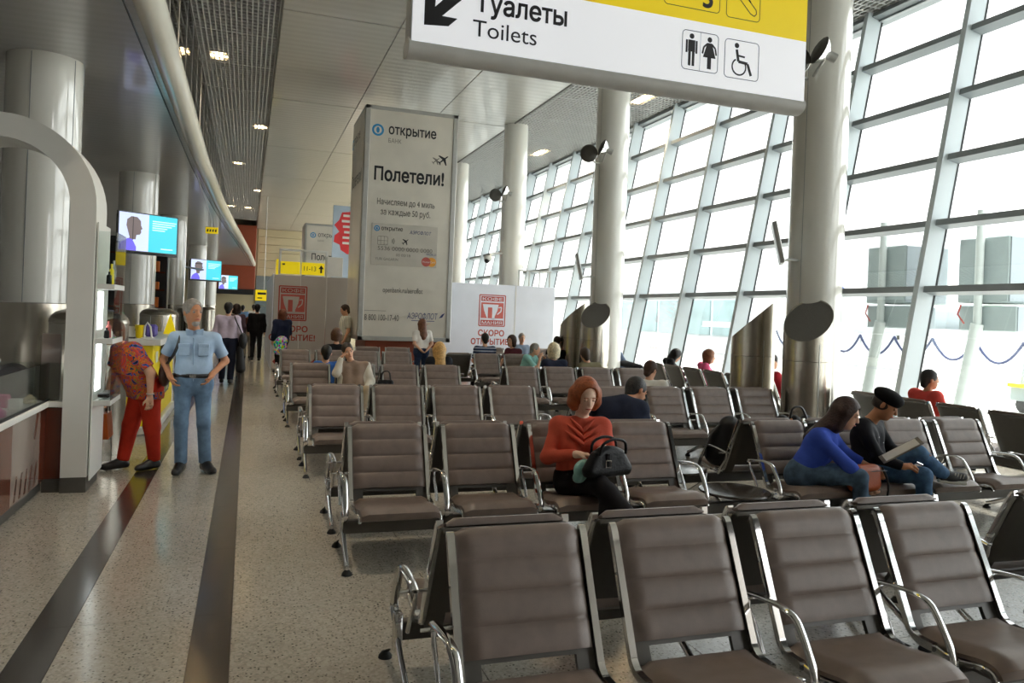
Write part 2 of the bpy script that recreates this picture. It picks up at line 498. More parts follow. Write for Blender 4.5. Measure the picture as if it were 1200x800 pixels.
# ------------------------------------------------------------------ glass facade on the right, leaning outward
XF, KF = 10.0, .186
fx = lambda z: XF + KF * z
win = empty('window_1', (XF, 0, 0), kind='structure')
MY = [9.5 + 2.353 * n for n in range(-6, 20)]
TZ = [.12, 2.42, 3.50, 4.58, 5.66, 6.74, 7.82]
sl = Vector((KF, 0, 1)).normalized(); nrm = Vector((1, 0, -KF)).normalized()
def facade_box(y0, y1, z0, z1, d0, d1):
    """box between heights along the leaning plane, d = depth inward(-)/outward(+)"""
    b = MB(); v = []
    for z in (z0, z1):
        for d in (d0, d1):
            for y in (y0, y1):
                v.append((fx(z) + d, y, z - d * KF))
    b.add(v, [(0, 1, 3, 2), (4, 6, 7, 5), (0, 4, 5, 1), (2, 3, 7, 6), (0, 2, 6, 4), (1, 5, 7, 3)])
    return b
pv = None
for i, y in enumerate(MY):
    mo = facade_box(y - .05, y + .05, -.05, 8.2, -.34, -.02)
    o = mo.build('mullion', M['facade'], win)
    gk = facade_box(y - .055, y + .055, -.05, 8.2, -.02, .02).build('gasket', M['gasket'], o)
    if i + 1 == len(MY): break
    for k, z in enumerate(TZ):
        if k == 0: continue
        facade_box(y + .05, MY[i + 1] - .05, z - .05, z + .05, -.24, 0).build('transom', M['transom'], win)
    facade_box(y + .05, MY[i + 1] - .05, 0, .12, -.2, .02).build('sill_rail', M['transom'], win)
    for k in range(len(TZ) - 1):
        a, b2 = TZ[k] + (.05 if k else 0), TZ[k + 1] - .05
        facade_box(y + .055, MY[i + 1] - .055, a, b2, -.012, .0).build('window_pane', M['pane'], win)
# beam where the glass meets the ceiling
MB().box((11.36, MY[0], 7.75), (11.62, MY[-1], 8.65)).build('head_beam', M['transom'], win)

# ------------------------------------------------------------------ mezzanine on the left with its rounded fascia
mz = MB()
edge = [(-1.08, Y0), (-1.08, 15), (-1.02, 20), (-.92, 25), (-.72, 31), (-.48, 37), (-.1, 47), (.3, 60)]
poly = [(-9, Y0)] + [(x - .1, y) for x, y in edge] + [(-9, 60)]
mzo = MB().prism([(x, y) for x, y in poly], (0, 0, 5.02), (1, 0, 0), (0, 1, 0), .30).build('ceiling_mezzanine', M['mezz'])
tag(mzo, kind='structure')
def smooth_path(P, n):
    P = np.array(P, float); t = np.arange(len(P)); u = np.linspace(0, len(P) - 1, n)
    out = []
    for q in u:
        i = int(min(q, len(P) - 2)); f = q - i
        p0, p1, p2, p3 = P[max(i - 1, 0)], P[i], P[i + 1], P[min(i + 2, len(P) - 1)]
        out.append(.5 * ((2 * p1) + (-p0 + p2) * f + (2 * p0 - 5 * p1 + 4 * p2 - p3) * f * f + (-p0 + 3 * p1 - 3 * p2 + p3) * f ** 3))
    return out
sec = smooth_path([(x, y, 4.87) for x, y in edge], 61)
for i in range(0, 60, 4):
    seg = [tuple(p) for p in sec[i:i + 5]]
    MB().tube(seg, .172, 20).build('fascia_segment', M['tube'], mzo, True, auto=60)
MB().tube([tuple(p + np.array([-.16, 0, -.19])) for p in sec], .012, 6).build('shadow_joint', M['gasket'], mzo)
# glazing that stands on the mezzanine edge
gw = empty('wall_mezzanine_glazing', (-1.34, 0, 0), kind='structure')
y = 2.
while y < 52:
    MB().box((-1.345, y + .02, 5.03), (-1.33, y + 1.58, CEIL)).build('glass_pane', M['darkglass'], gw)
    MB().box((-1.37, y - .02, 5.03), (-1.32, y + .02, CEIL)).build('glazing_bar', M['alu'], gw)
    y += 1.6
MB().tube([(-1.30, 2, 6.1), (-1.30, 52, 6.1)], .025, 8).build('handrail', M['alu'], gw, True)
# mezzanine storey behind the glass
MB().box((-9, Y0, 5.02), (-8.8, Y1, 8.6)).build('wall_mezzanine', M['wallgrey'])['kind'] = 'structure'
MB().box((-9, Y0, CEIL + .0), (-1.4, Y1, CEIL + .1)).build('ceiling_over_mezzanine', M['wallgrey'])['kind'] = 'structure'

# ------------------------------------------------------------------ outer walls
tag(MB().box((-9.2, Y0, 0), (-9.0, Y1, 8.7)).build('wall_left', M['wallgrey']), kind='structure')
tag(MB().box((-9.2, Y0 - .2, 0), (12.3, Y0, 8.7)).build('wall_back', M['wallgrey']), kind='structure')
wf = tag(MB().box((-9.2, Y1, 0), (12.3, Y1 + .2, 8.7)).build('wall_far', M['beige']), kind='structure')
for k in range(6):
    MB().cbox((.6, Y1 - .08, 4.2 + .62 * k), (8.2, Y1, 4.2 + .62 * k + .57), .01).build('wall_panel', M['beige'], wf)
for k in range(3):
    MB().cbox((.55 + 0, Y1 - .1, .6 + 1.2 * k), (3.4, Y1, .6 + 1.2 * k + 1.17), .01).build('wall_panel', M['teal'], wf)
t = MB().cbox((-3.2, 61.5, 3.0), (.45, 63.9, 7.85), .02).build('wall_terracotta_block', M['terra'])
tag(t, kind='structure')
MB().box((-3.0, 61.3, 2.6), (.4, 61.45, 3.0)).build('shop_fascia', M['dark'], t)

# ------------------------------------------------------------------ columns
where = {0: 'nearest round white column standing in the seating, cut off by the toilet sign', 1: 'middle round white column with a floodlight pair near its top', 2: 'third round white column seen right of the advertising tower',
         3: 'round white column half hidden behind the advertising tower'}
CY = [9.37 + 7.03 * n for n in range(-1, 6)]
for k, y in enumerate(CY):
    c = empty('round_column', (8.0, y, 0), label=where.get(k - 1, 'slim round white column farther down the hall'), cat='column', group='round columns along the glass facade')
    MB().lathe([(.39, 0), (.39, CEIL + .6)], 40, (8.0, y, 0)).build('column_shaft', M['column'], c, True)
    for a in (200, 325):
        an = R(a)
        MB().box((8.0 + .389 * math.cos(an) - .003, y + .389 * math.sin(an) - .003, .0), (8.0 + .389 * math.cos(an) + .003, y + .389 * math.sin(an) + .003, CEIL)).build('sheet_seam', M['transom'], c)
PX, PR = -2.47, .42
PY = [2.2, 10.9, 19.6, 28.4, 41.8, 56]
pl = ['', 'big glossy white pillar with a steel foot behind the arch', 'glossy white pillar behind the largest hanging screen', 'third glossy white pillar along the shops', 'fourth glossy white pillar along the shops', 'farthest glossy white pillar along the shops']
for k, y in enumerate(PY):
    if k == 0: continue
    c = empty('shop_pillar', (PX, y, 0), label=pl[k], cat='pillar', group='pillars under the mezzanine')
    MB().lathe([(PR, 1.72), (PR, 4.75)], 48, (PX, y, 0)).build('pillar_shaft', M['column'], c, True)
    MB().lathe([(PR + .006, 0), (PR + .006, 1.71)], 48, (PX, y, 0)).build('steel_foot', M['brushed'], c, True)
    for a in (262, 330):
        an = R(a)
        MB().box((PX + (PR) * math.cos(an) - .004, y + (PR) * math.sin(an) - .004, 1.72), (PX + (PR) * math.cos(an) + .004, y + PR * math.sin(an) + .004, 4.7)).build('sheet_seam', M['transom'], c)
# ------------------------------------------------------------------ beam seating (faces -Y, back top on y=0)
def profile_sheet(path, hw, th, nx, bulge=None, edge=.02, crown=0.):
    """upholstered slab: path of (y,z) points, half width hw, thickness th to the front side; returns v,f"""
    P = np.array(path, float); n = len(P)
    T = np.gradient(P, axis=0); T /= np.linalg.norm(T, axis=1)[:, None]
    Nn = np.stack([-T[:, 1], T[:, 0]], 1)      # points to the sitter
    xs = np.linspace(-1, 1, nx); v = []; f = []
    for side in (0, 1):
        for i in range(n):
            for x in xs:
                e = min(1, (1 - abs(x)) * hw / edge) if edge else 1
                e = math.sqrt(max(0, 1 - (1 - e) ** 2))
                ends = min(1, min(i, n - 1 - i) / 1.2); ends = math.sqrt(max(0, 1 - (1 - ends) ** 2))
                b = bulge[i] if bulge is not None else 1
                t = (th * (.35 + .65 * e * ends) * b) if side else 0
                q = P[i] + Nn[i] * t
                v.append((x * hw, q[0], q[1]))
    S1 = n * nx
    for i in range(n - 1):
        for j in range(nx - 1):
            a = i * nx + j
            f.append((a, a + 1, a + nx + 1, a + nx)); a += S1
            f.append((a, a + nx, a + nx + 1, a + 1))
    for i in range(n - 1):
        for j in (0, nx - 1):
            a = i * nx + j
            f.append((a, a + nx, a + nx + S1, a + S1) if j == 0 else (a, a + S1, a + nx + S1, a + nx))
    for j in range(nx - 1):
        a = j; f.append((a, a + S1, a + S1 + 1, a + 1))
        a = (n - 1) * nx + j; f.append((a, a + 1, a + S1 + 1, a + S1))
    return v, f

def bez(P, n):
    return [tuple(p) for p in smooth_path(P, n)]

BACK = [(-.184, .452), (-.17, .482), (-.02, .80), (-.003, .842), (.016, .868), (.045, .876)]
def resample(path, n):
    P = np.array(path, float); d = np.r_[0, np.cumsum(np.linalg.norm(np.diff(P, axis=0), axis=1))]
    u = np.linspace(0, d[-1], n); return np.stack([np.interp(u, d, P[:, 0]), np.interp(u, d, P[:, 1])], 1)
bp_ = np.array(bez(BACK, 40))
bk = resample(bp_, 49)
s_ = np.linspace(0, 1, 49)
bul = .50 + .50 * np.abs(np.sin(np.pi * (s_ * 3.95 + .02))) ** .38
E_ = {}
def bench_meshes():
    k = {}
    v, f = profile_sheet(bk, .268, .036, 15, bul, .028)
    k['backrest'] = (v, f, M['leather'], True)
    # shell behind the cushion: plate plus a lower frame round a hand hole
    sp = resample([(-.245, .345), (-.212, .395), (-.192, .435)] + [tuple(p) for p in bk[1:]] + [(.062, .872), (.066, .858)], 26)
    Tn = np.gradient(sp, axis=0); Tn /= np.linalg.norm(Tn, axis=1)[:, None]; Nb = np.stack([Tn[:, 1], -Tn[:, 0]], 1)
    m = MB(); nx = 7; xs = np.array([-.282, -.276, -.20, 0, .20, .276, .282]); n = len(sp)
    v = []
    for sd in (0, 1):
        for i in range(n):
            for x in xs:
                off = .004 + (.016 + .012 * (1 - (x / .282) ** 2)) * sd if abs(x) < .28 else (.006 + .010 * sd)
                q = sp[i] + Nb[i] * off; v.append((x, q[0], q[1]))
    f = []; S1 = n * nx
    hole = lambda i, j: 1 <= i < 4 and 2 <= j < 4
    for i in range(n - 1):
        for j in range(nx - 1):
            if hole(i, j): continue
            a = i * nx + j; f.append((a, a + nx, a + nx + 1, a + 1)); a += S1; f.append((a, a + 1, a + nx + 1, a + nx))
            for (di, dj, e) in ((-1, 0, (0, 1)), (1, 0, (nx + 1, nx)), (0, -1, (nx, 0)), (0, 1, (1, nx + 1))):
                ii, jj = i + di, j + dj
                if not (0 <= ii < n - 1 and 0 <= jj < nx - 1) or hole(ii, jj):
                    b = i * nx + j; f.append((b + e[0], b + e[1], b + e[1] + S1, b + e[0] + S1))
    k['back_shell'] = (v, f, M['shell'], True)
    side = bez([(.02, .876), (-.005, .85), (-.10, .645), (-.195, .44), (-.225, .385), (-.275, .355), (-.36, .352)], 26)
    def flatbar(path, w, t, sx):
        P = np.array(path, float); T = np.gradient(P, axis=0); T /= np.linalg.norm(T, axis=1)[:, None]; Q = np.stack([-T[:, 1], T[:, 0]], 1)
        v = []; f = []
        for i in range(len(P)):
            for (a, b) in ((-w, -t), (w, -t), (w, t * .6), (w * .5, t), (-w * .5, t), (-w, t * .6)):
                q = P[i] + Q[i] * b; v.append((sx + a, q[0], q[1]))
        for i in range(len(P) - 1):
            for j in range(6): f.append((i * 6 + j, (i + 1) * 6 + j, (i + 1) * 6 + (j + 1) % 6, i * 6 + (j + 1) % 6))
        f.append(tuple(range(6))); f.append(tuple((len(P) - 1) * 6 + j for j in range(6))[::-1])
        return v, f
    for s in (-1, 1):
        v, f = flatbar(side, .015, .020, .291 * s); k['side_frame%d' % s] = (v, f, M['chrome'], True)
    sp2 = resample(bez([(-.215, .352), (-.30, .338), (-.45, .352), (-.58, .374), (-.645, .366), (-.668, .336)], 30), 22)[::-1]
    v, f = profile_sheet(sp2, .276, .052, 13, None, .045); k['seat_cushion'] = (v, f, M['leather'], True)
    for s in (-1, 1):
        v, f = flatbar(bez([(-.34, .352), (-.46, .338), (-.585, .362), (-.64, .352), (-.66, .322)], 14)[::-1], .010, .012, .283 * s); k['seat_clip%d' % s] = (v, f, M['chrome'], True)
    m = MB(); m.box((-.27, -.655, .325), (.27, -.25, .338)); k['seat_pan'] = (m.v, m.f, M['shell'], False)
    # arm rest
    m = MB(); ap = bez([(0, -.075, .563), (0, -.17, .578), (0, -.30, .588), (0, -.385, .575), (0, -.44, .52), (0, -.50, .43), (0, -.53, .355), (0, -.52, .32), (0, -.47, .29)], 30)
    m.tube(ap, .02, 8, flat=(.021, .011)); m.tube([(0, -.075, .563), (0, -.085, .50), (0, -.16, .41), (0, -.20, .34)], .011, 8)
    m.tube([(-.06, -.11, .555), (.06, -.11, .555)], .008, 8)
    k['armrest'] = (m.v, m.f, M['chrome'], True)
    # leg frame
    m = MB(); m.cbox((-.022, -.455, .16), (.022, -.405, .345), .008)
    for yy in (-.72, -.08):
        m.tube(bez([(0, -.43, .22), (0, -.43 + (yy + .43) * .25, .17), (0, -.43 + (yy + .43) * .8, .075), (0, yy, .05)], 8), .02, 8, flat=(.016, .022))
        m.tube([(0, yy, .06), (0, yy, .025)], .014, 8)
    k['leg_frame'] = (m.v, m.f, M['chrome'], True)
    m = MB(); m.lathe([(.036, 0), (.034, .012), (.014, .036)], 14); k['foot_pad'] = (m.v, m.f, M['rubber'], True)
    m = MB(); m.lathe([(.27, 0), (.295, .006), (.30, .015), (.295, .026), (.285, .028)], 40); k['table_top'] = (m.v, m.f, M['tabletop'], True)
    m = MB(); m.tube([(0, 0, -.05), (0, 0, 0)], .02, 10); m.cbox((-.06, -.06, -.012), (.06, .06, 0), .004); k['table_post'] = (m.v, m.f, M['alu'], True)
    for nm, (v, f, mt, sm) in k.items():
        base = nm.rstrip('-1') if nm[-1] == '1' else nm
        me = bpy.data.meshes.new(base); me.from_pydata([tuple(map(float, p)) for p in v], [], f); me.materials.append(mt)
        if sm: finish(me, 45)
        E_[nm] = me
bench_meshes()

def part(me, name, parent, loc=(0, 0, 0)):
    o = bpy.data.objects.new(name, me); COL.objects.link(o); o.parent = parent; o.location = loc
    return o

def bench(x0, y, rz, seats, tables=(), legs=(), label='', pitch=.73, noarm=(), group='rows of brown leather beam seats'):
    """seats / tables: slot indices along the beam, first slot centre at local x=0"""
    root = empty('beam_seat_row', (x0, y, 0), rz, label, 'bench', group)
    sl = sorted(list(seats) + list(tables)); x_a, x_b = sl[0] * pitch - .37, sl[-1] * pitch + .37
    m = MB(); m.cbox((x_a, -.48, .205), (x_b, -.42, .295), .006)
    bo = m.build('beam', M['beam'], root, world=False)
    for s in sl:
        x = s * pitch
        if s in tables:
            t = part(E_['table_top'], 'table_top', root, (x, -.38, .345)); part(E_['table_post'], 'table_post', t, (0, .03, 0))
            continue
        b = part(E_['backrest'], 'backrest', root, (x, 0, 0))
        part(E_['back_shell'], 'back_shell', b); part(E_['side_frame-1'], 'side_frame', b); part(E_['side_frame1'], 'side_frame', b)
        c = part(E_['seat_cushion'], 'seat_cushion', root, (x, 0, 0))
        part(E_['seat_pan'], 'seat_pan', c); part(E_['seat_clip-1'], 'seat_clip', c); part(E_['seat_clip1'], 'seat_clip', c)
        for e in (s - .5, s + .5):
            if e in noarm: continue
            if e == s - .5 and (s - 1) in seats: continue
            part(E_['armrest'], 'armrest', root, (e * pitch, 0, 0))
    for e in legs:
        L = part(E_['leg_frame'], 'leg_frame', root, (e * pitch, 0, 0))
        part(E_['foot_pad'], 'foot_pad', L, (0, -.72, 0)); part(E_['foot_pad'], 'foot_pad', L, (0, -.08, 0))
    return root

S8 = (0, 1, 2, 3, 5, 6, 7, 8)
LG8 = (-.5, 1.5, 3.5, 4.5, 6.5, 8.5)
rowlab = [
    ('nearest row of brown leather seats, facing the camera along the bottom edge', 'row of seats turned away behind the nearest row, dark shells to the camera'),
    ('brown leather seat row where the red-haired woman and the couple sit', 'seat row turned away behind the red-haired woman, man in navy jacket on it'),
    ('third empty brown seat row from the front, facing the camera', 'seat row turned away behind the third row from the front'),
    ('fourth brown seat row, with the man in the pale jacket resting on it', 'seat row turned away behind the man in the pale jacket'),
    ('fifth brown seat row from the front, near the advertising tower', 'seat row turned away behind the fifth row, near the advertising tower'),
    ('farthest brown seat row, right below the advertising tower', None)]
ROWY = [3.0, 5.92, 9.0, 12.55, 16.6, 18.7]
ROWX = [1.1, 1.06, 1.0, .98, .98, 2.05]
for i, (yy, xx) in enumerate(zip(ROWY, ROWX)):
    na = (.5,) if i == 0 else ()
    if i == 5:
        bench(xx, yy, 0, (0, 1, 2, 3), (), (-.5, 1.5, 3.5), rowlab[i][0]); continue
    pit = .73 if i < 2 else .715
    if i == 4:
        bench(xx, yy, 0, (0, 1, 2, 3), (), (-.5, 1.5, 3.5), rowlab[i][0], pit)
        bench(5.15, yy, 0, (0, 1, 2), (), (-.5, 1.5, 2.5), 'short brown seat row beside the cafe hoarding, with a striped-shirt man behind it', pit)
    else:
        bench(xx, yy, 0, S8, (4,), LG8, rowlab[i][0], pit, na)
    # the row back to back with it, turned round (slots counted from its own left)
    S8r = (0, 1, 2, 3, 5, 6, 7, 8)
    if i == 0:
        bench(xx + 3 * pit, yy + .20, math.pi, (0, 1, 2, 3), (), (-.5, 1.5, 3.5), rowlab[i][1], pit)
        bench(4.47 + 3 * pit, yy + .20, math.pi, (0, 1, 2, 3), (), (-.5, 1.5, 3.5), 'turned-away seat row cut by the right edge behind the nearest row', pit); continue
    bench(xx + 8 * pit, yy + .20, math.pi, S8r, (4,), LG8, rowlab[i][1], pit)
# rows that look out of the window
bench(8.32, 6.40, math.pi / 2, (-4, -3, -2, -1, 0, 1, 2, 3), (), (-4.5, -2.5, -.5, 1.5, 3.5), 'seat row turned to the window on the right, dark shells to the camera', .72, group='seat rows facing the glass')
bench(8.32, 10.95, math.pi / 2, (0, 1, 2, 3, 4, 5), (), (-.5, 1.5, 3.5, 5.5), 'seat row turned to the window between the two steel vents', .72, group='seat rows facing the glass')
bench(8.32, 17.0, math.pi / 2, (0, 1, 2, 3), (), (-.5, 1.5, 3.5), 'seat row turned to the window beyond the middle column', .72, group='seat rows facing the glass')
# ------------------------------------------------------------------ hanging toilet sign
EX, EZ = (1, 0, 0), (0, 0, 1)
def circ(cx, cy, r, n=20, a0=0, a1=360):
    return [(cx + r * math.cos(R(a0 + (a1 - a0) * i / n)), cy + r * math.sin(R(a0 + (a1 - a0) * i / n))) for i in range(n + (0 if a1 - a0 == 360 else 1))]
def ring(m, cx, cy, r0, r1, O, X, Y, th, n=28, a0=0, a1=360):
    full = (a1 - a0 == 360); k = n if full else n + 1
    A = circ(cx, cy, r0, n, a0, a1); B = circ(cx, cy, r1, n, a0, a1)
    for i in range(n if full else n):
        j = (i + 1) % k
        m.prism([A[i], B[i], B[j], A[j]], O, X, Y, th)
def rrect(x0, y0, x1, y1, r, n=5):
    P = []
    for (cx, cy, a) in ((x1 - r, y0 + r, -90), (x1 - r, y1 - r, 0), (x0 + r, y1 - r, 90), (x0 + r, y0 + r, 180)):
        P += [(cx + r * math.cos(R(a + 90 * i / n)), cy + r * math.sin(R(a + 90 * i / n))) for i in range(n + 1)]
    return P
def outline(m, P, w, O, X, Y, th):
    c = np.mean(P, axis=0); n = len(P)
    for i in range(n):
        a, b = np.array(P[i]), np.array(P[(i + 1) % n]); d = b - a; L = np.linalg.norm(d)
        if L < 1e-6: continue
        q = np.array([d[1], -d[0]]) / L * w / 2
        m.prism([tuple(a - q), tuple(a + q), tuple(b + q), tuple(b - q)], O, X, Y, th)
def stroke(m, pts, w, O, X, Y, th):
    for a, b in zip(pts[:-1], pts[1:]):
        a, b = np.array(a, float), np.array(b, float); d = b - a; L = np.linalg.norm(d); d /= L
        q = np.array([d[1], -d[0]]) * w / 2
        m.prism([tuple(a - q), tuple(a + q), tuple(b + q), tuple(b - q)], O, X, Y, th)

sg = empty('hanging_sign', (2.52, 5.0, 3.47), label='big backlit toilet sign hanging from the ceiling, white below yellow', cat='sign')
MB().cbox((.94, 5.0, 3.55), (4.10, 5.16, 4.62), .006).build('sign_box', M['alu'], sg)
wp = MB().box((.952, 4.988, 3.556), (4.088, 5.0, 4.03)).build('white_face', M['signwhite'], sg)
yp = MB().box((.952, 4.988, 4.03), (4.088, 5.0, 4.60)).build('yellow_face', M['signyellow'], sg)
MB().tube([(.935, 5.08, 3.535), (4.105, 5.08, 3.535)], .085, 20, flat=(.1, .068)).build('bottom_profile', M['softgrey'], sg, True)
for x in (1.5, 3.5):
    MB().tube([(x, 5.08, 4.6), (x, 5.08, CEIL)], .012, 8).build('hanger_rod', M['alu'], sg)
O = (0, 4.987, 0)
m = MB(); m.prism([(1.03, 3.675), (1.195, 3.69), (1.255, 3.75), (1.15, 3.752), (1.30, 3.90), (1.245, 3.955), (1.10, 3.805), (1.105, 3.91), (1.03, 3.84)], O, EX, EZ, .002); m.build('arrow', M['ink'], wp)
text('Туалеты', .185, (1.37, 4.987, 3.825), EX, EZ, M['ink'], wp, bold=.016, width=.67)
text('Toilets', .16, (1.36, 4.987, 3.655), EX, EZ, M['ink'], wp, width=.46)
m = MB(); outline(m, rrect(2.975, 3.665, 3.285, 3.955, .03), .005, O, EX, EZ, .002); outline(m, rrect(3.345, 3.655, 3.65, 3.945, .03), .005, O, EX, EZ, .002)
m.prism([(3.129, 3.668), (3.131, 3.668), (3.131, 3.952), (3.129, 3.952)], O, EX, EZ, .002); m.build('pictogram_frame', M['ink'], wp)
m = MB()   # man
cx = 3.055
m.prism(circ(cx, 3.915, .02), O, EX, EZ, .002); m.prism([(cx - .03, 3.80), (cx + .03, 3.80), (cx + .03, 3.887), (cx - .03, 3.887)], O, EX, EZ, .002)
for s in (-1, 1):
    m.prism([(cx + s * .016 - .011, 3.695), (cx + s * .016 + .011, 3.695), (cx + s * .016 + .011, 3.80), (cx + s * .016 - .011, 3.80)], O, EX, EZ, .002)
    m.prism([(cx + s * .042 - .008, 3.79), (cx + s * .042 + .008, 3.79), (cx + s * .042 + .008, 3.885), (cx + s * .042 - .008, 3.885)], O, EX, EZ, .002)
m.build('man_pictogram', M['ink'], wp)
m = MB(); cx = 3.21
m.prism(circ(cx, 3.91, .02), O, EX, EZ, .002); m.prism([(cx - .055, 3.775), (cx + .055, 3.775), (cx + .02, 3.885), (cx - .02, 3.885)], O, EX, EZ, .002)
m.prism([(cx - .017, 3.69), (cx + .017, 3.69), (cx + .017, 3.78), (cx - .017, 3.78)], O, EX, EZ, .002)
for s in (-1, 1): stroke(m, [(cx + s * .02, 3.878), (cx + s * .05, 3.85), (cx + s * .06, 3.80)], .014, O, EX, EZ, .002)
m.build('woman_pictogram', M['ink'], wp)
m = MB(); cx = 3.48
ring(m, cx - .005, 3.745, .055, .067, O, EX, EZ, .002, 26, 120, 395); m.prism(circ(cx - .03, 3.905, .02), O, EX, EZ, .002)
stroke(m, [(cx - .03, 3.875), (cx - .012, 3.785), (cx + .07, 3.778), (cx + .105, 3.69)], .022, O, EX, EZ, .002); stroke(m, [(cx - .02, 3.83), (cx + .045, 3.825)], .014, O, EX, EZ, .002)
m.build('wheelchair_pictogram', M['ink'], wp)
m = MB(); outline(m, rrect(2.81, 4.12, 3.285, 4.42, .03), .005, O, EX, EZ, .002); outline(m, rrect(3.345, 4.11, 3.645, 4.42, .03), .005, O, EX, EZ, .002)
stroke(m, [(3.42, 4.30), (3.56, 4.165), (3.595, 4.15), (3.615, 4.17), (3.61, 4.20), (3.46, 4.345)], .007, O, EX, EZ, .002); stroke(m, [(3.56, 4.25), (3.53, 4.28), (3.53, 4.37)], .012, O, EX, EZ, .002)
m.build('pictogram_frame', M['ink'], yp)
text('5', .2, (3.13, 4.987, 4.15), EX, EZ, M['ink'], yp, bold=.02)

# ------------------------------------------------------------------ advertising tower
PLANE = [(0, 1), (.09, .8), (.11, .35), (.95, -.12), (.95, -.3), (.12, -.12), (.08, -.68), (.34, -.88), (.34, -1), (0, -.9)]
PLANE = PLANE + [(-x, y) for x, y in PLANE[::-1][1:-1]]
def plane_icon(m, cx, cy, s, ang, O, X, Y, th=.002):
    c, sn = math.cos(R(ang)), math.sin(R(ang))
    m.prism([(cx + s * (x * c - y * sn), cy + s * (x * sn + y * c)) for x, y in PLANE], O, X, Y, th)
def bank_logo(parent, cx, cz, y, s):
    O = (0, y, 0)
    m = MB(); ring(m, cx, cz, .66 * s, s, O, EX, EZ, .002); m.prism([(cx + a * .55, cz + b) for a, b in circ(0, 0, .5 * s, 20)], O, EX, EZ, .002); m.build('bank_logo', M['blueink'], parent)
tw = empty('advertising_tower', (3.92, 21.4, 0), label='tall four-sided advertising tower of a bank in the middle of the seats', cat='advertising tower')
TX0, TX1, TY0, TY1, TZ0, TZ1 = 2.70, 5.17, 20.0, 22.45, 1.0, 7.1
MB().cbox((TX0 + .25, TY0 + .25, 0), (TX1 - .25, TY1 - .25, 1.02), .01).build('tower_base', M['terra'], tw)
MB().cbox((TX0, TY0 + .04, TZ0), (TX1, TY1, TZ1), .01).build('tower_body', M['alu'], tw)
fr = MB()
for (a, b, c, d) in ((TX0, TX1, TZ0, TZ0 + .12), (TX0, TX1, TZ1 - .1, TZ1), (TX0, TX0 + .13, TZ0, TZ1), (TX1 - .13, TX1, TZ0, TZ1)):
    fr.cbox((a, TY0 - .02, c), (b, TY0 + .05, d), .01)
fr.build('front_frame', M['alu'], tw)
ff = MB().box((TX0 + .13, TY0 + .0, TZ0 + .12), (TX1 - .13, TY0 + .045, TZ1 - .1)).build('front_poster', M['banner'], tw)
lf = MB().box((TX0 - .012, TY0 + .12, TZ0 + .12), (TX0, TY1 - .1, TZ1 - .1)).build('side_poster', M['banner'], tw)
y = TY0 - .002
bank_logo(ff, 3.03, 6.47, y, .155)
text('открытие', .36, (3.30, y, 6.40), EX, EZ, M['ink'], ff, bold=.012, width=1.27)
text('БАНК', .16, (3.30, y, 6.17), EX, EZ, M['greyink'], ff, width=.34)
m = MB(); plane_icon(m, 4.80, 5.87, .17, -50, (0, y, 0), EX, EZ); m.build('plane_icon', M['ink'], ff)
m = MB(); plane_icon(m, 4.60, 5.83, .12, -50, (0, y, 0), EX, EZ); m.build('plane_icon_pale', M['greyink'], ff)
text('Полетели!', .48, (2.95, y, 5.18), EX, EZ, M['ink'], ff, bold=.020, width=1.86)
text('Начисляем до 4 миль', .22, (3.84, y, 4.55), EX, EZ, M['greyink'], ff, align='CENTER', bold=.008, width=1.53)
text('за каждые 50 руб.', .22, (3.84, y, 4.29), EX, EZ, M['greyink'], ff, align='CENTER', bold=.008, width=1.32)
cd = MB().cbox((2.97, TY0 - .012, 2.97), (4.72, TY0 + .0, 4.06), .003).build('bank_card_print', M['banner2'], ff)
y2 = TY0 - .014
bank_logo(cd, 3.10, 3.92, y2, .075)
text('открытие', .16, (3.21, y2, 3.88), EX, EZ, M['ink'], cd, width=.56)
text('АЭРОФЛОТ', .12, (3.96, y2, 3.83), EX, EZ, M['navyink'], cd, shear=.2, width=.58)
m = MB(); plane_icon(m, 3.86, 3.62, .1, -50, (0, y2, 0), EX, EZ); m.build('plane_icon', M['ink'], cd)
m = MB(); outline(m, rrect(3.13, 3.50, 3.39, 3.72, .03), .01, (0, y2, 0), EX, EZ, .002)
for q in (.08, .17): outline(m, [(3.13 + q, 3.50), (3.13 + q, 3.72)], .008, (0, y2, 0), EX, EZ, .002)
outline(m, [(3.13, 3.61), (3.39, 3.61)], .008, (0, y2, 0), EX, EZ, .002)
for q in (.05, .08, .11): ring(m, 3.45, 3.61, q, q + .015, (0, y2, 0), EX, EZ, .002, 8, -40, 40)
m.build('card_chip', M['greyink'], cd)
text('5536 0000 0000 0000', .15, (3.13, y2, 3.36), EX, EZ, M['greyink'], cd, width=1.45)
text('00 00/18', .1, (3.62, y2, 3.22), EX, EZ, M['greyink'], cd, width=.38)
text('YURI GAGARIN', .1, (3.08, y2, 3.10), EX, EZ, M['greyink'], cd, width=.6)
text('WORLD', .08, (4.42, y2, 3.29), EX, EZ, M['navyink'], cd, width=.28)
m = MB(); m.prism(circ(4.43, 3.12, .125), (0, y2, 0), EX, EZ, .002); m.build('red_disc', M['redink2'], cd)
m = MB(); m.prism(circ(4.58, 3.12, .125), (0, y2 + .001, 0), EX, EZ, .002); m.build('orange_disc', M['orangeink'], cd)
text('MasterCard', .07, (4.505, y2 - .003, 3.095), EX, EZ, M['white'], cd, align='CENTER', width=.34)
text('openbank.ru/aeroflot', .19, (3.84, y, 2.27), EX, EZ, M['greyink'], ff, align='CENTER', bold=.008, width=1.06)
text('8 800 100-17-40', .22, (2.86, y, 1.53), EX, EZ, M['greyink'], ff, bold=.01, width=.9)
m = MB(); m.prism([(2.86, 1.775), (3.42, 1.775), (3.42, 1.785), (2.86, 1.785)], (0, y, 0), EX, EZ, .002); m.build('small_print', M['greyink'], ff)
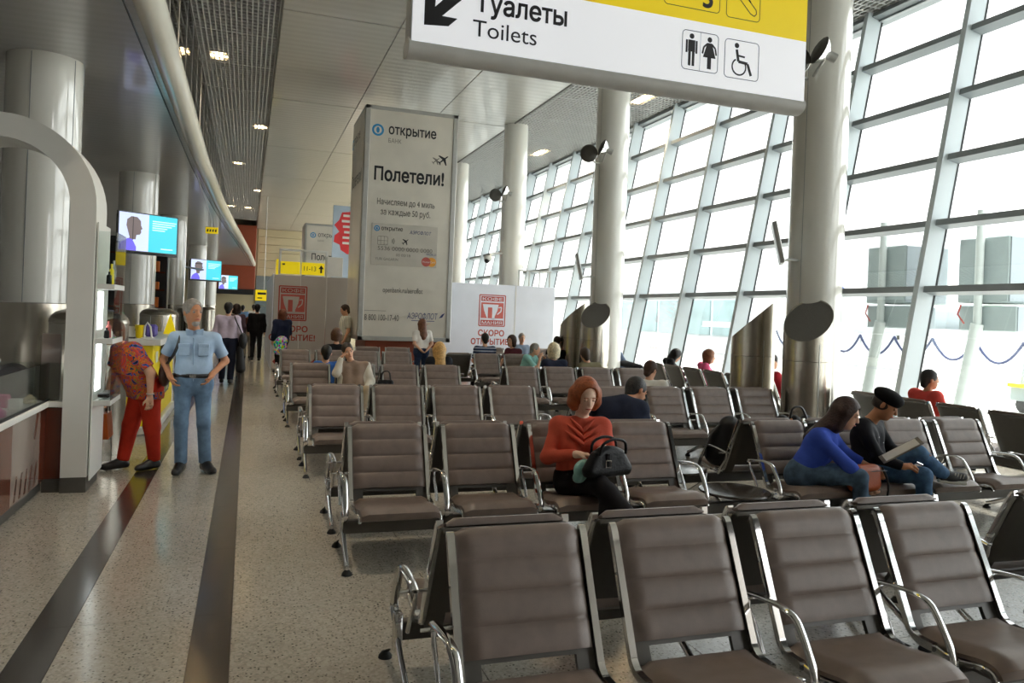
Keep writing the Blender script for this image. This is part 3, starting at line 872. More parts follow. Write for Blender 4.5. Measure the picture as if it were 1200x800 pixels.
text('АЭРОФЛОТ', .22, (3.98, y, 1.60), EX, EZ, M['navyink'], ff, shear=.15, width=.82)
m = MB(); m.prism([(4.84, 1.64), (4.93, 1.66), (5.0, 1.78), (4.92, 1.74)], (0, y, 0), EX, EZ, .002); m.prism([(4.10, 1.545), (4.72, 1.545), (4.72, 1.56), (4.10, 1.56)], (0, y, 0), EX, EZ, .002); m.build('airline_wing', M['navyink'], ff)
m = MB(); m.prism([(4.25, 1.49), (4.45, 1.46), (4.65, 1.49), (4.45, 1.475)], (0, y, 0), EX, EZ, .002); m.build('orange_swash', M['orangeink'], ff)
xx = TX0 - .014
text('открытие', .36, (xx, 22.1, 6.40), (0, -1, 0), EZ, M['ink'], lf, width=1.27); text('Полетели!', .48, (xx, 22.2, 5.18), (0, -1, 0), EZ, M['ink'], lf, width=1.86)
m = MB(); ring(m, -22.25, 6.47, .1, .155, (xx, 0, 0), (0, -1, 0), EZ, .002); m.build('bank_logo', M['blueink'], lf)

# second tower and red ad farther back
t2 = empty('advertising_tower', (3.1, 34.9, 0), label='second bank advertising tower farther back, left of the big one', cat='advertising tower')
MB().cbox((2.2, 34, .9), (4.0, 35.8, 5.42), .02).build('tower_body', M['alu'], t2); MB().box((2.4, 34.2, 0), (3.8, 35.6, .9)).build('tower_base', M['terra'], t2)
f2 = MB().box((2.29, 33.985, 1.0), (3.91, 34.0, 5.33)).build('front_poster', M['banner'], t2)
bank_logo(f2, 2.55, 4.92, 33.983, .12); text('открытие', .28, (2.75, 33.983, 4.86), EX, EZ, M['ink'], f2, width=.98); text('БАНК', .1, (2.75, 33.983, 4.66), EX, EZ, M['greyink'], f2)
text('Полетели!', .38, (2.5, 33.983, 3.86), EX, EZ, M['ink'], f2, bold=.008, width=1.4)
ad = empty('red_advert_banner', (3.5, 30, 0), label='pale blue advert with a red splash beside the big tower', cat='banner')
pb = MB().cbox((2.97, 30, 2.7), (4.4, 30.06, 5.75), .01).build('banner_panel', mat('pale_blue_print', '#a9bacb', .4, noise=(1.2, .12)), ad)
for x in (3.0, 4.36): MB().tube([(x, 30.08, 0), (x, 30.08, 5.7)], .03, 8).build('banner_post', M['alu'], ad)
m = MB(); m.prism([(3.02, 5.0), (3.2, 5.2), (3.3, 5.5), (3.7, 5.55), (4.1, 5.5), (4.2, 5.0), (4.1, 4.3), (3.9, 3.95), (3.55, 3.9), (3.3, 4.05), (3.25, 4.25), (3.02, 4.35), (3.05, 4.6), (3.22, 4.75)], (0, 29.998, 0), EX, EZ, .004); m.build('red_splash', mat('red_splash_print', '#d23a3e', .4), pb)
m = MB()
for k, (a, b) in enumerate(((3.35, .7), (3.3, .75), (3.35, .7), (3.4, .6), (3.35, .7), (3.35, .5))): m.prism([(a, 5.33 - .21 * k), (a + b, 5.33 - .21 * k), (a + b, 5.42 - .21 * k), (a, 5.42 - .21 * k)], (0, 29.994, 0), EX, EZ, .002)
m.build('print_lines', M['white'], pb)

# ------------------------------------------------------------------ cafe hoarding
HY = 22.85
hk = HY / 25.95
def cafe_logo(parent, x0, x1, z0, z1, y, pal, pal2, wht):
    O = (0, y, 0); W, H = x1 - x0, z1 - z0; P = lambda pts: [(x0 + a * W, z0 + b * H) for a, b in pts]
    m = MB(); outline(m, P([(0, 0), (1, 0), (1, 1), (0, 1)]), .035, O, EX, EZ, .002)
    m.prism(P([(.06, .03), (.94, .03), (.94, .19), (.06, .19)]), O, EX, EZ, .002); m.prism(P([(.06, .80), (.94, .80), (.94, .96), (.06, .96)]), O, EX, EZ, .002)
    m.build('logo_frame', pal, parent)
    m = MB(); m.prism(P([(.06, .24), (.94, .24), (.94, .76), (.06, .76)]), O, EX, EZ, .002); m.build('logo_field', pal2, parent)
    O2 = (0, y - .003, 0)
    m = MB(); m.prism(P([(.13, .70), (.74, .70), (.70, .5), (.60, .31), (.60, .22), (.50, .22), (.50, .60), (.33, .60), (.33, .22), (.27, .31), (.18, .5)]), O2, EX, EZ, .002)
    stroke(m, P([(.74, .60), (.86, .62), (.84, .48), (.70, .38)]), .04 * W, O2, EX, EZ, .002); m.prism(P([(.06, .20), (.94, .20), (.94, .25), (.06, .25)]), O2, EX, EZ, .002)
    m.build('logo_cup', wht, parent)
    text('КОФЕ', .13 * H, (x0 + W / 2, y - .004, z0 + .83 * H), EX, EZ, wht, parent, align='CENTER', width=.78 * W)
    text('МАНИЯ', .13 * H, (x0 + W / 2, y - .004, z0 + .06 * H), EX, EZ, wht, parent, align='CENTER', bold=.005, width=.78 * W)
h1 = empty('cafe_hoarding', (2.0, HY, 0), label='grey cafe hoarding left of the tower with a red cup logo', cat='hoarding')
for a, b in ((.70, 1.42), (1.43, 2.15), (2.16, 2.9)):
    MB().cbox((a, HY, .0), (b, HY + .05, 2.70), .008).build('hoarding_panel', M['vinylgrey'], h1)
MB().cbox((.66, HY - .0, 0), (.69, HY + 7.5, 2.72), .004).build('side_panel', M['vinyl'], h1)
MB().box((.70, HY - .006, .02), (2.9, HY - .001, .45)).build('pattern_strip', mat('strip_pale', '#cfc3bb', .5), h1)
m = MB()
for k in range(8): m.prism([(.72 + .27 * k, .22), (.86 + .27 * k, .06), (1.0 + .27 * k, .22), (.86 + .27 * k, .38)], (0, HY - .007, 0), EX, EZ, .002)
m.build('red_rhomb', M['redink'], h1)
cafe_logo(h1, .84, 1.60, 1.41, 2.38, HY - .002, M['redink'], M['redink2'], M['vinylgrey'])
text('СКОРО', .23, (1.24, HY - .002, 1.08), EX, EZ, M['redink'], h1, align='CENTER', bold=.02, width=.85)
text('ОТКРЫТИЕ!', .23, (1.24, HY - .002, .83), EX, EZ, M['redink'], h1, align='CENTER', bold=.02, width=1.28)
h2 = empty('cafe_hoarding', (7.6, HY, 0), label='bluish white cafe hoarding right of the tower with a red cup logo', cat='hoarding')
for a, b in ((5.6, 7.98), (8.0, 9.32)):
    MB().cbox((a, HY, .0), (b, HY + .05, 2.74), .008).build('hoarding_panel', M['vinyl'], h2)
m = MB()
for a in (7.99,): m.cbox((a - .012, HY - .012, 0), (a + .012, HY, 2.74), .004)
m.build('joint_strip', M['white'], h2)
cafe_logo(h2, 6.81, 7.65, 1.44, 2.40, HY - .002, M['redink'], M['redink2'], M['vinyl'])
text('СКОРО', .25, (7.22, HY - .002, 1.13), EX, EZ, M['redink'], h2, align='CENTER', bold=.02, width=.86)
text('ОТКРЫТИЕ!', .25, (7.22, HY - .002, .86), EX, EZ, M['redink'], h2, align='CENTER', bold=.02, width=1.3)
m = MB()
for k in range(12): m.prism([(5.7 + .3 * k, .36), (5.85 + .3 * k, .16), (6.0 + .3 * k, .36), (5.85 + .3 * k, .56)], (0, HY - .003, 0), EX, EZ, .002)
m.build('red_rhomb', M['redink2'], h2)
# metal frame standing on the hoarding
m = MB()
for x in (8.1, 8.45, 8.8, 9.15): m.cbox((x - .02, HY + .06, 2.6), (x + .02, HY + .1, 3.25), .004)
m.cbox((8.1, HY + .06, 3.21), (9.2, HY + .1, 3.25), .004); m.build('top_frame', M['alu'], h2)

# gate signs above the left hoarding
gs = empty('gate_sign', (1.8, 26.9, 0), label='yellow gate sign reading 11-13 above the grey hoarding', cat='sign')
for x in (.98, 1.66, 2.5): MB().cbox((x - .035, 26.95, 0), (x + .035, 27.02, 3.75), .006).build('sign_post', M['white'], gs)
MB().cbox((.95, 26.95, 3.68), (2.5, 27.02, 3.75), .006).build('top_rail', M['white'], gs)
for a, b in ((1.0, 1.63), (1.69, 2.44)): MB().cbox((a, 26.9, 2.90), (b, 26.94, 3.32), .006).build('sign_face', M['signyellow'], gs)
text('11-13', .22, (1.72, 26.896, 3.04), EX, EZ, M['ink'], gs, width=.40)
m = MB(); m.prism([(2.30, 2.98), (2.36, 2.98), (2.36, 3.12), (2.42, 3.12), (2.33, 3.25), (2.24, 3.12), (2.30, 3.12)], (0, 26.896, 0), EX, EZ, .002); m.prism([(1.05, 3.2), (1.14, 3.2), (1.14, 3.25), (1.05, 3.25)], (0, 26.896, 0), EX, EZ, .002); m.build('arrow', M['ink'], gs)
MB().cbox((2.52, 26.9, 2.88), (3.05, 26.96, 3.55), .006).build('grey_notice', M['banner'], gs)
MB().cbox((.88, 27.2, 2.75), (.94, 28.2, 3.4), .006).build('side_sign', M['signyellow'], gs)
ys = empty('far_yellow_sign', (.85, 45, 0), label='yellow direction sign far down the aisle above the walkers', cat='sign')
MB().cbox((.38, 45, 2.08), (1.3, 45.08, 2.68), .01).build('sign_face', M['signyellow'], ys); MB().tube([(.84, 45.04, 2.6), (.84, 45.04, CEIL)], .02, 6).build('hanger_rod', M['alu'], ys)
m = MB(); m.prism([(.5, 2.42), (.95, 2.42), (.95, 2.54), (.5, 2.54)], (0, 44.996, 0), EX, EZ, .002); m.prism([(1.05, 2.4), (1.2, 2.48), (1.05, 2.56)], (0, 44.996, 0), EX, EZ, .002); m.prism([(.5, 2.2), (.75, 2.2), (.75, 2.26), (.5, 2.26)], (0, 44.996, 0), EX, EZ, .002); m.build('print_marks', M['ink'], ys)
es = empty('small_yellow_sign', (-.8, 18, 3.3), label='small yellow sign hanging under the mezzanine edge', cat='sign')
MB().cbox((-.93, 18, 3.32), (-.67, 18.04, 3.46), .006).build('sign_face', M['signyellow'], es); MB().tube([(-.8, 18.02, 3.46), (-.8, 18.02, 3.60), (-1.2, 18.02, 4.72)], .008, 6).build('hanger_rod', M['alu'], es)
m = MB()
for k in range(4): m.prism([(-.90 + .055 * k, 3.36), (-.87 + .055 * k, 3.36), (-.865 + .055 * k, 3.42), (-.90 + .055 * k, 3.41)], (0, 17.996, 0), EX, EZ, .002)
m.build('print_marks', M['ink'], es)

# ------------------------------------------------------------------ steel vents by the columns
def vent(cx, cy, nh, label, r=.33):
    nh = Vector((nh[0], nh[1], 0)).normalized()
    v_ = empty('air_vent', (cx, cy, 0), label=label, cat='vent', group='cut steel air vents')
    n = 40; zc = 1.885; k = .92
    lo = []; hi = []; hi2 = []
    for i in range(n):
        a = 2 * math.pi * i / n; d = Vector((math.cos(a), math.sin(a), 0))
        z = zc - k * r * d.dot(nh)
        lo.append((cx + r * d.x, cy + r * d.y, 0)); hi.append((cx + r * d.x, cy + r * d.y, z))
        q = .965; hi2.append((cx + r * q * d.x, cy + r * q * d.y, zc - k * r * q * d.dot(nh) - .01))
    f = [(i, (i + 1) % n, (i + 1) % n + n, i + n) for i in range(n)] + [(i + n, (i + 1) % n + n, (i + 1) % n + 2 * n, i + 2 * n) for i in range(n)]
    o = mesh_obj('vent_pipe', lo + hi + hi2, f, M['brushed'], v_); finish(o.data, 40)
    mesh_obj('vent_grille', hi2, [tuple(range(n))], M['grille'], v_)
    MB().lathe([(r + .004, 1.30), (r + .004, 1.306)], 40, (cx, cy, 0), cap=False).build('weld_seam', M['darkgrey'], v_)
    an = math.atan2(-cy, -cx) + .5
    MB().box((cx + r * math.cos(an) - .006, cy + r * math.sin(an) - .006, 0), (cx + r * math.cos(an) + .006, cy + r * math.sin(an) + .006, 1.55)).build('weld_seam', M['alu'], v_)
for k, q in ((0, 'nearest'), (1, 'middle'), (2, 'third')):
    yb = 9.37 + 7.03 * k
    if k < 2:
        vent(7.52, yb - .47, ((-.82, -.57), (-.66, -.75))[k], 'slant-cut steel vent with its oval mouth to the camera, before the %s column' % q)
        vent(7.53, yb + .78, (-.80, .60), 'slant-cut steel vent seen edge on, left of the %s column' % q)

# ------------------------------------------------------------------ fittings on the columns
def floodlight(y, label, turn):
    t = empty('floodlight', (7.6, y, 5.6), label=label, cat='floodlight', group='floodlights on the round columns')
    def dish(c, aim, nm, mt):
        q = Vector(aim).to_track_quat('Z', 'Y').to_matrix()
        d = MB().lathe([(.02, -.16), (.09, -.13), (.17, -.05), (.205, 0), (.20, .004), (.16, -.04), (.02, -.11)], 24, c, q.to_3x3(), cap=False).build(nm, M['chrome'], t, True)
        MB().lathe([(.20, -.005), (.17, .02), (.165, .02), (.13, .035), (.125, .035), (.09, .05), (.05, .055), (.001, .055)], 24, c, q.to_3x3(), cap=False).build('louvre', M['darkgrey'], d)
    dish((7.28, y - .28, 5.58), turn, 'lamp_dish', M['darkgrey'])
    dish((7.50, y - .50, 5.70), (-.9, .15, .35), 'lamp_dish', M['darkgrey'])
    MB().tube([(7.55, y - .5, 5.68), (7.74, y - .56, 5.60)], .065, 14).build('lamp_housing', M['alu'], t, True)
    MB().tube([(7.35, y - .2, 5.5), (7.5, y - .15, 5.42), (7.7, y - .1, 5.42)], .025, 8).build('bracket_arm', M['alu'], t, True); MB().tube([(7.62, y - .5, 5.62), (7.66, y - .2, 5.44)], .02, 8).build('bracket_arm', M['alu'], t, True)
for k, q in ((0, 'nearest column beside the toilet sign'), (1, 'middle column'), (2, 'third column right of the tower')):
    floodlight(9.37 + 7.03 * k, 'round floodlight pair on the %s' % q, (-.55, -.8, -.12))
for k, q in ((0, 'nearest'), (1, 'middle')):
    y = 9.37 + 7.03 * k
    t = empty('tilted_panel', (7.3, y - .1, 2.7), label='thin tilted grey panel bracketed to the left of the %s column' % q, cat='panel', group='panels on the columns')
    Mx = Matrix.Translation((7.20, y - .15, 2.97)) @ Matrix.Rotation(R((-36, -22)[k]), 4, 'Z') @ Matrix.Rotation(R(-13), 4, 'Y')
    MB().cbox((-.035, -.28, -.3), (.035, .28, .3), .012, Mx).build('panel_body', M['alu'], t)
    MB().tube([(7.28, y - .12, 2.72), (7.45, y - .1, 2.76), (7.64, y - .08, 2.76)], .022, 8).build('bracket_arm', M['alu'], t, True); MB().lathe([(.05, 0), (.05, .03)], 12, (7.63, y - .08, 2.76), Matrix.Rotation(R(90), 3, 'Y')).build('wall_flange', M['alu'], t)
t = empty('dome_camera', (7.2, 23.2, 3.5), label='small dome security camera left of the third column', cat='camera')
MB().tube([(7.63, 23.3, 3.75), (7.35, 23.2, 3.75), (7.2, 23.15, 3.70), (7.15, 23.1, 3.62)], .03, 8).build('camera_arm', M['white'], t, True); MB().ball((7.1, 23.1, 3.56), .14, 14, (1, 1, .8)).build('camera_housing', M['white'], t, True); MB().ball((7.06, 23.06, 3.49), .09, 12).build('dome', M['dark'], t, True)

# ------------------------------------------------------------------ hanging screens
def emis(name, col, e): return mat(name, col, .4, noise=(1, .02), emit=e)
SC = dict(lav=emis('screen_lavender', '#b9c4ee', .28), cy=emis('screen_cyan', '#2fb9cf', .28), hd=emis('screen_grey_brown', '#6f5f5f', .15), vi=emis('screen_violet', '#5a4fd0', .3), tx=emis('screen_text', '#a6e4ec', .45), dk=mat('screen_dark_line', '#3a3033', .4))
def screen(a, b, z0, z1, label, arm, line='v'):
    A, B = Vector((a[0], a[1], 0)), Vector((b[0], b[1], 0)); X = (B - A); W = X.length; X.normalize(); Nn = X.cross(Vector((0, 0, 1)))   # Nn toward the viewer
    H = z1 - z0; base = A + Vector((0, 0, z0))
    t = empty('hanging_screen', tuple((A + B) / 2 + Vector((0, 0, z0))), label=label, cat='screen', group='screens along the shops')
    def slab(nm, u0, v0, u1, v1, d0, d1, mt, par):
        vs = []
        for d in (d0, d1):
            for (u, v) in ((u0, v0), (u1, v0), (u1, v1), (u0, v1)): vs.append(base + X * u + Vector((0, 0, v)) + Nn * d)
        return mesh_obj(nm, [tuple(q) for q in vs], [(0, 1, 2, 3), (7, 6, 5, 4), (0, 4, 5, 1), (1, 5, 6, 2), (2, 6, 7, 3), (3, 7, 4, 0)], mt, par)
    slab('screen_case', -.02, -.02, W + .02, H + .02, -.05, 0, M['dark'], t)
    slab('rear_screen', .1, -.05, W + .16, H - .02, -.30, -.22, M['dark'], t)
    l = slab('picture_left', 0, 0, W * .5, H, 0, .004, SC['lav'], t); c = slab('picture_right', W * .5, 0, W, H, 0, .004, SC['cy'], t)
    Of = tuple(base + Nn * .006)
    m = MB(); hd = [(.20, .34), (.17, .5), (.14, .66), (.15, .82), (.22, .91), (.32, .90), (.38, .80), (.385, .68), (.41, .60), (.385, .57), (.39, .50), (.37, .44), (.31, .42), (.30, .30), (.17, .30)]
    m.prism([(W * (u - .02), H * v) for u, v in hd], Of, X, EZ, .002); m.build('head_silhouette', SC['hd'], l)
    m = MB(); m.prism([(W * u, H * v) for u, v in ((.01, 0), (.29, 0), (.29, .10), (.25, .22), (.22, .30), (.15, .32), (.06, .22), (.02, .12))], tuple(base + Nn * .008), X, EZ, .002); m.build('violet_collar', SC['vi'], l)
    m = MB()
    if line == 'v': m.prism([(W * .225, H * .28), (W * .235, H * .28), (W * .235, H * .91), (W * .225, H * .91)], tuple(base + Nn * .010), X, EZ, .002)
    else: m.prism([(W * .13, H * .76), (W * .37, H * .78), (W * .37, H * .84), (W * .13, H * .82)], tuple(base + Nn * .010), X, EZ, .002)
    m.build('dark_band', SC['dk'], l)
    m = MB()
    for k, wd in enumerate((.42, .40, .34, .26, .22)): m.prism([(W * .56, H * (.83 - .06 * k)), (W * (.56 + wd), H * (.83 - .06 * k)), (W * (.56 + wd), H * (.855 - .06 * k)), (W * .56, H * (.855 - .06 * k))], tuple(base + Nn * .006), X, EZ, .002)
    m.prism([(W * .72, H * .09), (W * .93, H * .09), (W * .93, H * .12), (W * .72, H * .12)], tuple(base + Nn * .006), X, EZ, .002)
    m.build('text_lines', SC['tx'], c)
    c0 = (A + B) / 2 - Nn * .12
    MB().tube([(c0.x, c0.y, z0 + H * .5), (PX + .1, arm, z0 + H * .5)], .035, 8).build('pillar_arm', M['darkgrey'], t, True)
screen((-2.42, 16.6), (-1.44, 17.3), 2.78, 3.52, 'largest hanging screen showing a head in profile, nearest the camera', 19.3)
screen((-2.05, 31.0), (-1.02, 31.7), 2.70, 3.44, 'second hanging screen along the shops, beyond the largest one', 28.7, line='h')
screen((-1.53, 45.0), (-.58, 45.6), 2.66, 3.40, 'smallest hanging screen, farthest along the shops', 42.1, line='h')
# ------------------------------------------------------------------ white arch with display case
ar = empty('shop_arch', (-1.46, 8.2, 0), label='white arch frame of the kiosk on the far left', cat='arch')
cxa, cza, Ro, Ri = -2.14, 2.63, .79, .575
po = [(cxa + Ro, 0), (cxa + Ro, cza)] + circ(cxa, cza, Ro, 28, 0, 180)[1:] + [(cxa - Ro, 0), (cxa - Ri, 0), (cxa - Ri, cza)] + circ(cxa, cza, Ri, 28, 180, 0)[1:] + [(cxa + Ri, 0)]
v = []; n = len(po)
nh = n // 2
# build as a strip: outer points pair with inner points
outer = [(cxa + Ro, .14), (cxa + Ro, cza)] + circ(cxa, cza, Ro, 28, 0, 180)[1:] + [(cxa - Ro, .14)]
inner = [(cxa + Ri, .14), (cxa + Ri, cza)] + circ(cxa, cza, Ri, 28, 0, 180)[1:] + [(cxa - Ri, .14)]
for (a, b) in zip(outer, inner): v += [(a[0], 7.95, a[1]), (a[0], 8.5, a[1]), (b[0], 8.5, b[1]), (b[0], 7.95, b[1])]
f = []
for i in range(len(outer) - 1):
    a = i * 4; b = a + 4
    f += [(a, a + 1, b + 1, b), (a + 1, a + 2, b + 2, b + 1), (a + 2, a + 3, b + 3, b + 2), (a + 3, a, b, b + 3)]
f += [(0, 3, 2, 1), (len(v) - 4, len(v) - 3, len(v) - 2, len(v) - 1)]
o = mesh_obj('arch_frame', v, f, M['white'], ar); finish(o.data, 30)
for s in (1, -1):
    MB().box((cxa + s * (Ri if s > 0 else Ro) , 7.94, 0), (cxa + s * (Ro if s > 0 else Ri), 8.51, .14)).build('plinth', M['darkgrey'], ar)
dc = empty('glass_display_case', (-1.3, 8.3, 0), label='narrow glass display case fixed to the side of the arch', cat='display case')
MB().box((-1.34, 7.98, .1), (-1.33, 8.62, 2.5)).build('back_board', M['white'], dc)
for z in (.84, 1.42, 1.93): MB().cbox((-1.33, 8.0, z - .05), (-1.18, 8.60, z), .004).build('shelf', M['white'], dc)
for (z0, z1) in ((.84, 1.37), (1.42, 1.88), (1.93, 2.42)):
    MB().box((-1.186, 8.0, z0), (-1.18, 8.6, z1)).build('front_pane', M['clear'], dc); MB().box((-1.33, 8.0, z0), (-1.186, 8.006, z1)).build('side_pane', M['clear'], dc)
MB().box((-1.33, 8.08, .92), (-1.325, 8.34, 1.36)).build('light_panel', M['led'], dc); MB().box((-1.33, 8.08, 1.5), (-1.325, 8.34, 1.86)).build('light_panel', M['led'], dc)
MB().cbox((-1.30, 8.06, .86), (-1.20, 8.4, .90), .01).build('tray', M['dark'], dc)
k = 0
for (y, z, h, mt) in ((8.1, 1.42, .10, 'ink'), (8.2, 1.42, .16, 'redink'), (8.32, 1.42, .08, 'white'), (8.12, 1.93, .12, 'ink'), (8.25, 1.93, .2, 'yellow'), (8.38, 1.93, .24, 'alu')):
    MB().lathe([(.02, 0), (.025, .01), (.022, h * .7), (.008, h * .8), (.01, h)], 10, (-1.25, y, z)).build('small_bottle', M[mt], None, True)
    bpy.context.scene.collection.objects[-1]
    b = COL.objects[-1]; tag(b, ['dark bottle low in the arch display case', 'red bottle in the arch display case', 'small white bottle in the arch display case', 'dark bottle on the top shelf of the arch case', 'yellow bottle on the top shelf of the arch case', 'tall silver bottle on the top shelf of the arch case'][k], 'bottle', 'bottles in the arch display case'); k += 1

# ------------------------------------------------------------------ pastry counter at the left edge
ct = empty('pastry_counter', (-2.0, 6.3, 0), label='glass pastry counter with glossy brown front at the left edge', cat='counter')
MB().cbox((-2.45, 3.2, .12), (-1.72, 8.08, .78), .01).build('counter_body', M['dark'], ct)
MB().box((-2.4, 3.2, 0), (-1.75, 8.1, .12)).build('plinth', M['darkgrey'], ct)
yy = 3.2
for k, L in enumerate((1.2, 1.2, 1.33, .86, .28)):
    mt = ('browng', 'darkred', 'darkred', 'browng', 'darkred')[k]
    p = MB().cbox((-1.72, yy + .004, .12), (-1.70, yy + L - .004, .775), .003).build('front_panel', M[mt], ct)
    if k == 3:
        for j in range(5):
            x = yy + .08 + .15 * j
            MB().prism([(x, .14), (x + .05, .14), (x + .10, .34), (x + .07, .34)], (-1.699, 0, 0), (0, 1, 0), EZ, .002).build('dark_streak', M['darkred'], p)
        MB().prism([(yy + .66, .55), (yy + .70, .55), (yy + .80, .77), (yy + .72, .77)], (-1.699, 0, 0), (0, 1, 0), EZ, .002).build('dark_streak', M['darkred'], p)
    yy += L
MB().cbox((-1.715, 8.0, .12), (-1.57, 8.08, .775), .004).build('end_panel', M['darkred'], ct); MB().box((-1.72, 7.99, 0), (-1.57, 8.1, .12)).build('plinth', M['darkgrey'], ct)
MB().cbox((-1.69, 7.97, .78), (-1.565, 8.12, .835), .006).build('white_ledge', M['white'], ct); MB().box((-1.70, 8.02, .85), (-1.57, 8.028, 1.185)).build('end_glass', M['clear'], ct)
MB().cbox((-2.47, 3.2, .78), (-1.68, 8.12, .835), .008).build('white_ledge', M['white'], ct)
MB().box((-1.715, 3.2, .835), (-1.695, 8.1, .85)).build('dark_rail', M['dark'], ct)
yy = 3.2
while yy < 8.0:
    MB().box((-1.712, yy + .006, .85), (-1.704, min(8.08, yy + 1.1) - .006, 1.185)).build('front_glass', M['clear'], ct); yy += 1.1
MB().box((-2.4, 8.07, .85), (-1.71, 8.078, 1.185)).build('end_glass', M['clear'], ct)
MB().cbox((-2.44, 3.2, 1.185), (-2.1, 8.1, 1.21), .004).build('glass_shelf_top', M['white'], ct)
for z in (1.165,): MB().box((-2.15, 3.3, z), (-2.13, 8.0, z + .012)).build('led_strip', M['led'], ct)
pastry = [('pink frosted cake', '#d0509a'), ('cream cake', '#e6d8b4'), ('brown chocolate pastry', '#5b3a26'), ('white boxed sweet', '#ecebe6'), ('magenta gift box', '#b52a72')]
rp = random.Random(3); spots = []
for i in range(22):
    yv = 4.6 + .155 * i; xv = -1.80 - .13 * (i % 3); q = pastry[i % 5]
    m = MB(); h = rp.uniform(.05, .13)
    if i % 5 in (3, 4): m.cbox((xv - .045, yv - .05, .836), (xv + .045, yv + .05, .836 + h), .008)
    else: m.lathe([(.05, 0), (.055, .01), (.052, h * .8), (.03, h), (.012, h + .02), (.001, h + .022)], 12, (xv, yv, .836), cap=False)
    o = m.build('pastry', mat('pastry_%d' % (i % 5), q[1], .5, noise=(30, .2)), None, True)
    tag(o, '%s in the glass counter, %s of its kind from the arch' % (q[0], ('sixth', 'fifth', 'fourth', 'third', 'second', 'first')[i // 5 + 1]), 'pastry', 'pastries in the glass counter')
bt = empty('back_counter', (-3.3, 6, 0), label='white back counter with light strips behind the pastry counter', cat='counter')
MB().cbox((-3.7, 3.2, 0), (-3.1, 9.2, 1.15), .01).build('counter_body', M['white'], bt); MB().box((-3.1, 3.4, 1.03), (-3.09, 9.0, 1.045)).build('led_strip', M['led'], bt); MB().box((-3.1, 3.4, .93), (-3.09, 9.0, .945)).build('led_strip', M['led'], bt)
cm = empty('cash_register', (-2.3, 6.55, 1.21), label='black till standing on the pastry counter', cat='till')
MB().cbox((-2.42, 6.45, 1.21), (-2.18, 6.75, 1.25), .01).build('till_base', M['dark'], cm); MB().cbox((-2.40, 6.5, 1.25), (-2.2, 6.7, 1.40), .03).build('till_body', M['dark'], cm)
for nm, y, z, lb in (('speaker_disc', 7.75, .85, 'black round object behind the counter end glass'),):
    o = MB().lathe([(.001, .0), (.14, 0), (.17, .05), (.14, .10), (.001, .10)], 24, (-1.95, 7.93, 1.02), Matrix.Rotation(R(90), 3, 'X'), cap=False).build('black_drum', M['dark'], None, True); tag(o, lb, 'box')
o = MB().cbox((-1.78, 8.09, .835), (-1.62, 8.12, 1.45), .005).build('menu_board', M['browng'], None); tag(o, 'brown menu board propped up beside the arch', 'menu')

# ------------------------------------------------------------------ rounded steel drums
for (x, y, r, h, lb) in ((-1.68, 9.75, .40, 1.68, 'rounded steel drum right behind the white arch'), (-1.72, 17.4, .37, 1.66, 'domed steel drum behind the yellow counter'), (-1.75, 26.2, .37, 1.66, 'domed steel drum farther along the shops'), (-1.7, 36, .37, 1.66, 'farthest domed steel drum along the shops')):
    d = empty('steel_drum', (x, y, 0), label=lb, cat='steel drum', group='steel drums along the shops')
    MB().lathe([(r, 0), (r, h - .17), (r + .008, h - .165), (r + .008, h - .15), (r - .01, h - .10), (r - .06, h - .05), (r - .16, h - .012), (.001, h)], 40, (x, y, 0), cap=False).build('drum_shell', M['brushed'], d, True)
    for a in (250, 285, 320): MB().box((x + r * math.cos(R(a)) - .004, y + r * math.sin(R(a)) - .004, 0), (x + r * math.cos(R(a)) + .004, y + r * math.sin(R(a)) + .004, h - .17)).build('sheet_seam', M['alu'], d)

# ------------------------------------------------------------------ yellow counter
yc = empty('yellow_counter', (-1.6, 12.6, 0), label='bright yellow counter with a white top behind the woman in red trousers', cat='counter')
MB().cbox((-2.3, 11.2, .12), (-1.16, 14.1, 1.2), .01).build('counter_body', M['yellow'], yc)
MB().cbox((-2.32, 11.17, 0), (-1.10, 14.12, .12), .02).build('plinth', M['white'], yc)
MB().cbox((-2.36, 11.12, 1.2), (-1.06, 14.16, 1.285), .012).build('counter_top', M['white'], yc)
MB().box((-1.158, 11.45, .95), (-1.152, 11.7, 1.1)).build('paper_note', M['white'], yc)
nb = empty('brochure_rack', (-1.1, 12.4, 0), label='brochure rack with mottled leaflets on the yellow counter side', cat='rack')
MB().cbox((-1.15, 12.0, .45), (-1.10, 12.8, 1.18), .006).build('rack_frame', M['darkgrey'], nb)
for j in range(3):
    for i in range(4): MB().box((-1.10, 12.03 + .19 * i, .5 + .23 * j), (-1.09, 12.19 + .19 * i, .69 + .23 * j)).build('leaflet', mat('leaflet_%d' % ((i + j) % 3), ('#3f6f73', '#8c8a3a', '#b9b8b0')[(i + j) % 3], .5, noise=(30, .3)), nb)
def lone(m, name, mt, label, cat, smooth=True, group=None):
    o = m.build(name, mt, None, smooth); tag(o, label, cat, group); return o
lone(MB().lathe([(.055, 0), (.07, .17), (.072, .175), (.066, .175), (.052, .01)], 18, (-1.36, 11.45, 1.285), cap=False), 'paper_bucket', M['yellow'], 'yellow paper bucket on the yellow counter', 'bucket')
lone(MB().lathe([(.06, 0), (.068, .15), (.07, .155), (.062, .155), (.05, .01)], 18, (-1.50, 11.5, 1.285), cap=False), 'white_bucket', M['white'], 'white paper bucket on the yellow counter', 'bucket')
lone(MB().cbox((-1.72, 11.3, 1.285), (-1.4, 11.42, 1.30), .004), 'leaflet_tray', M['dark'], 'dark leaflet tray on the yellow counter', 'tray', False)
ab = empty('wire_holder', (-1.27, 11.4, 1.285), label='white looped wire holder on the yellow counter corner', cat='holder')
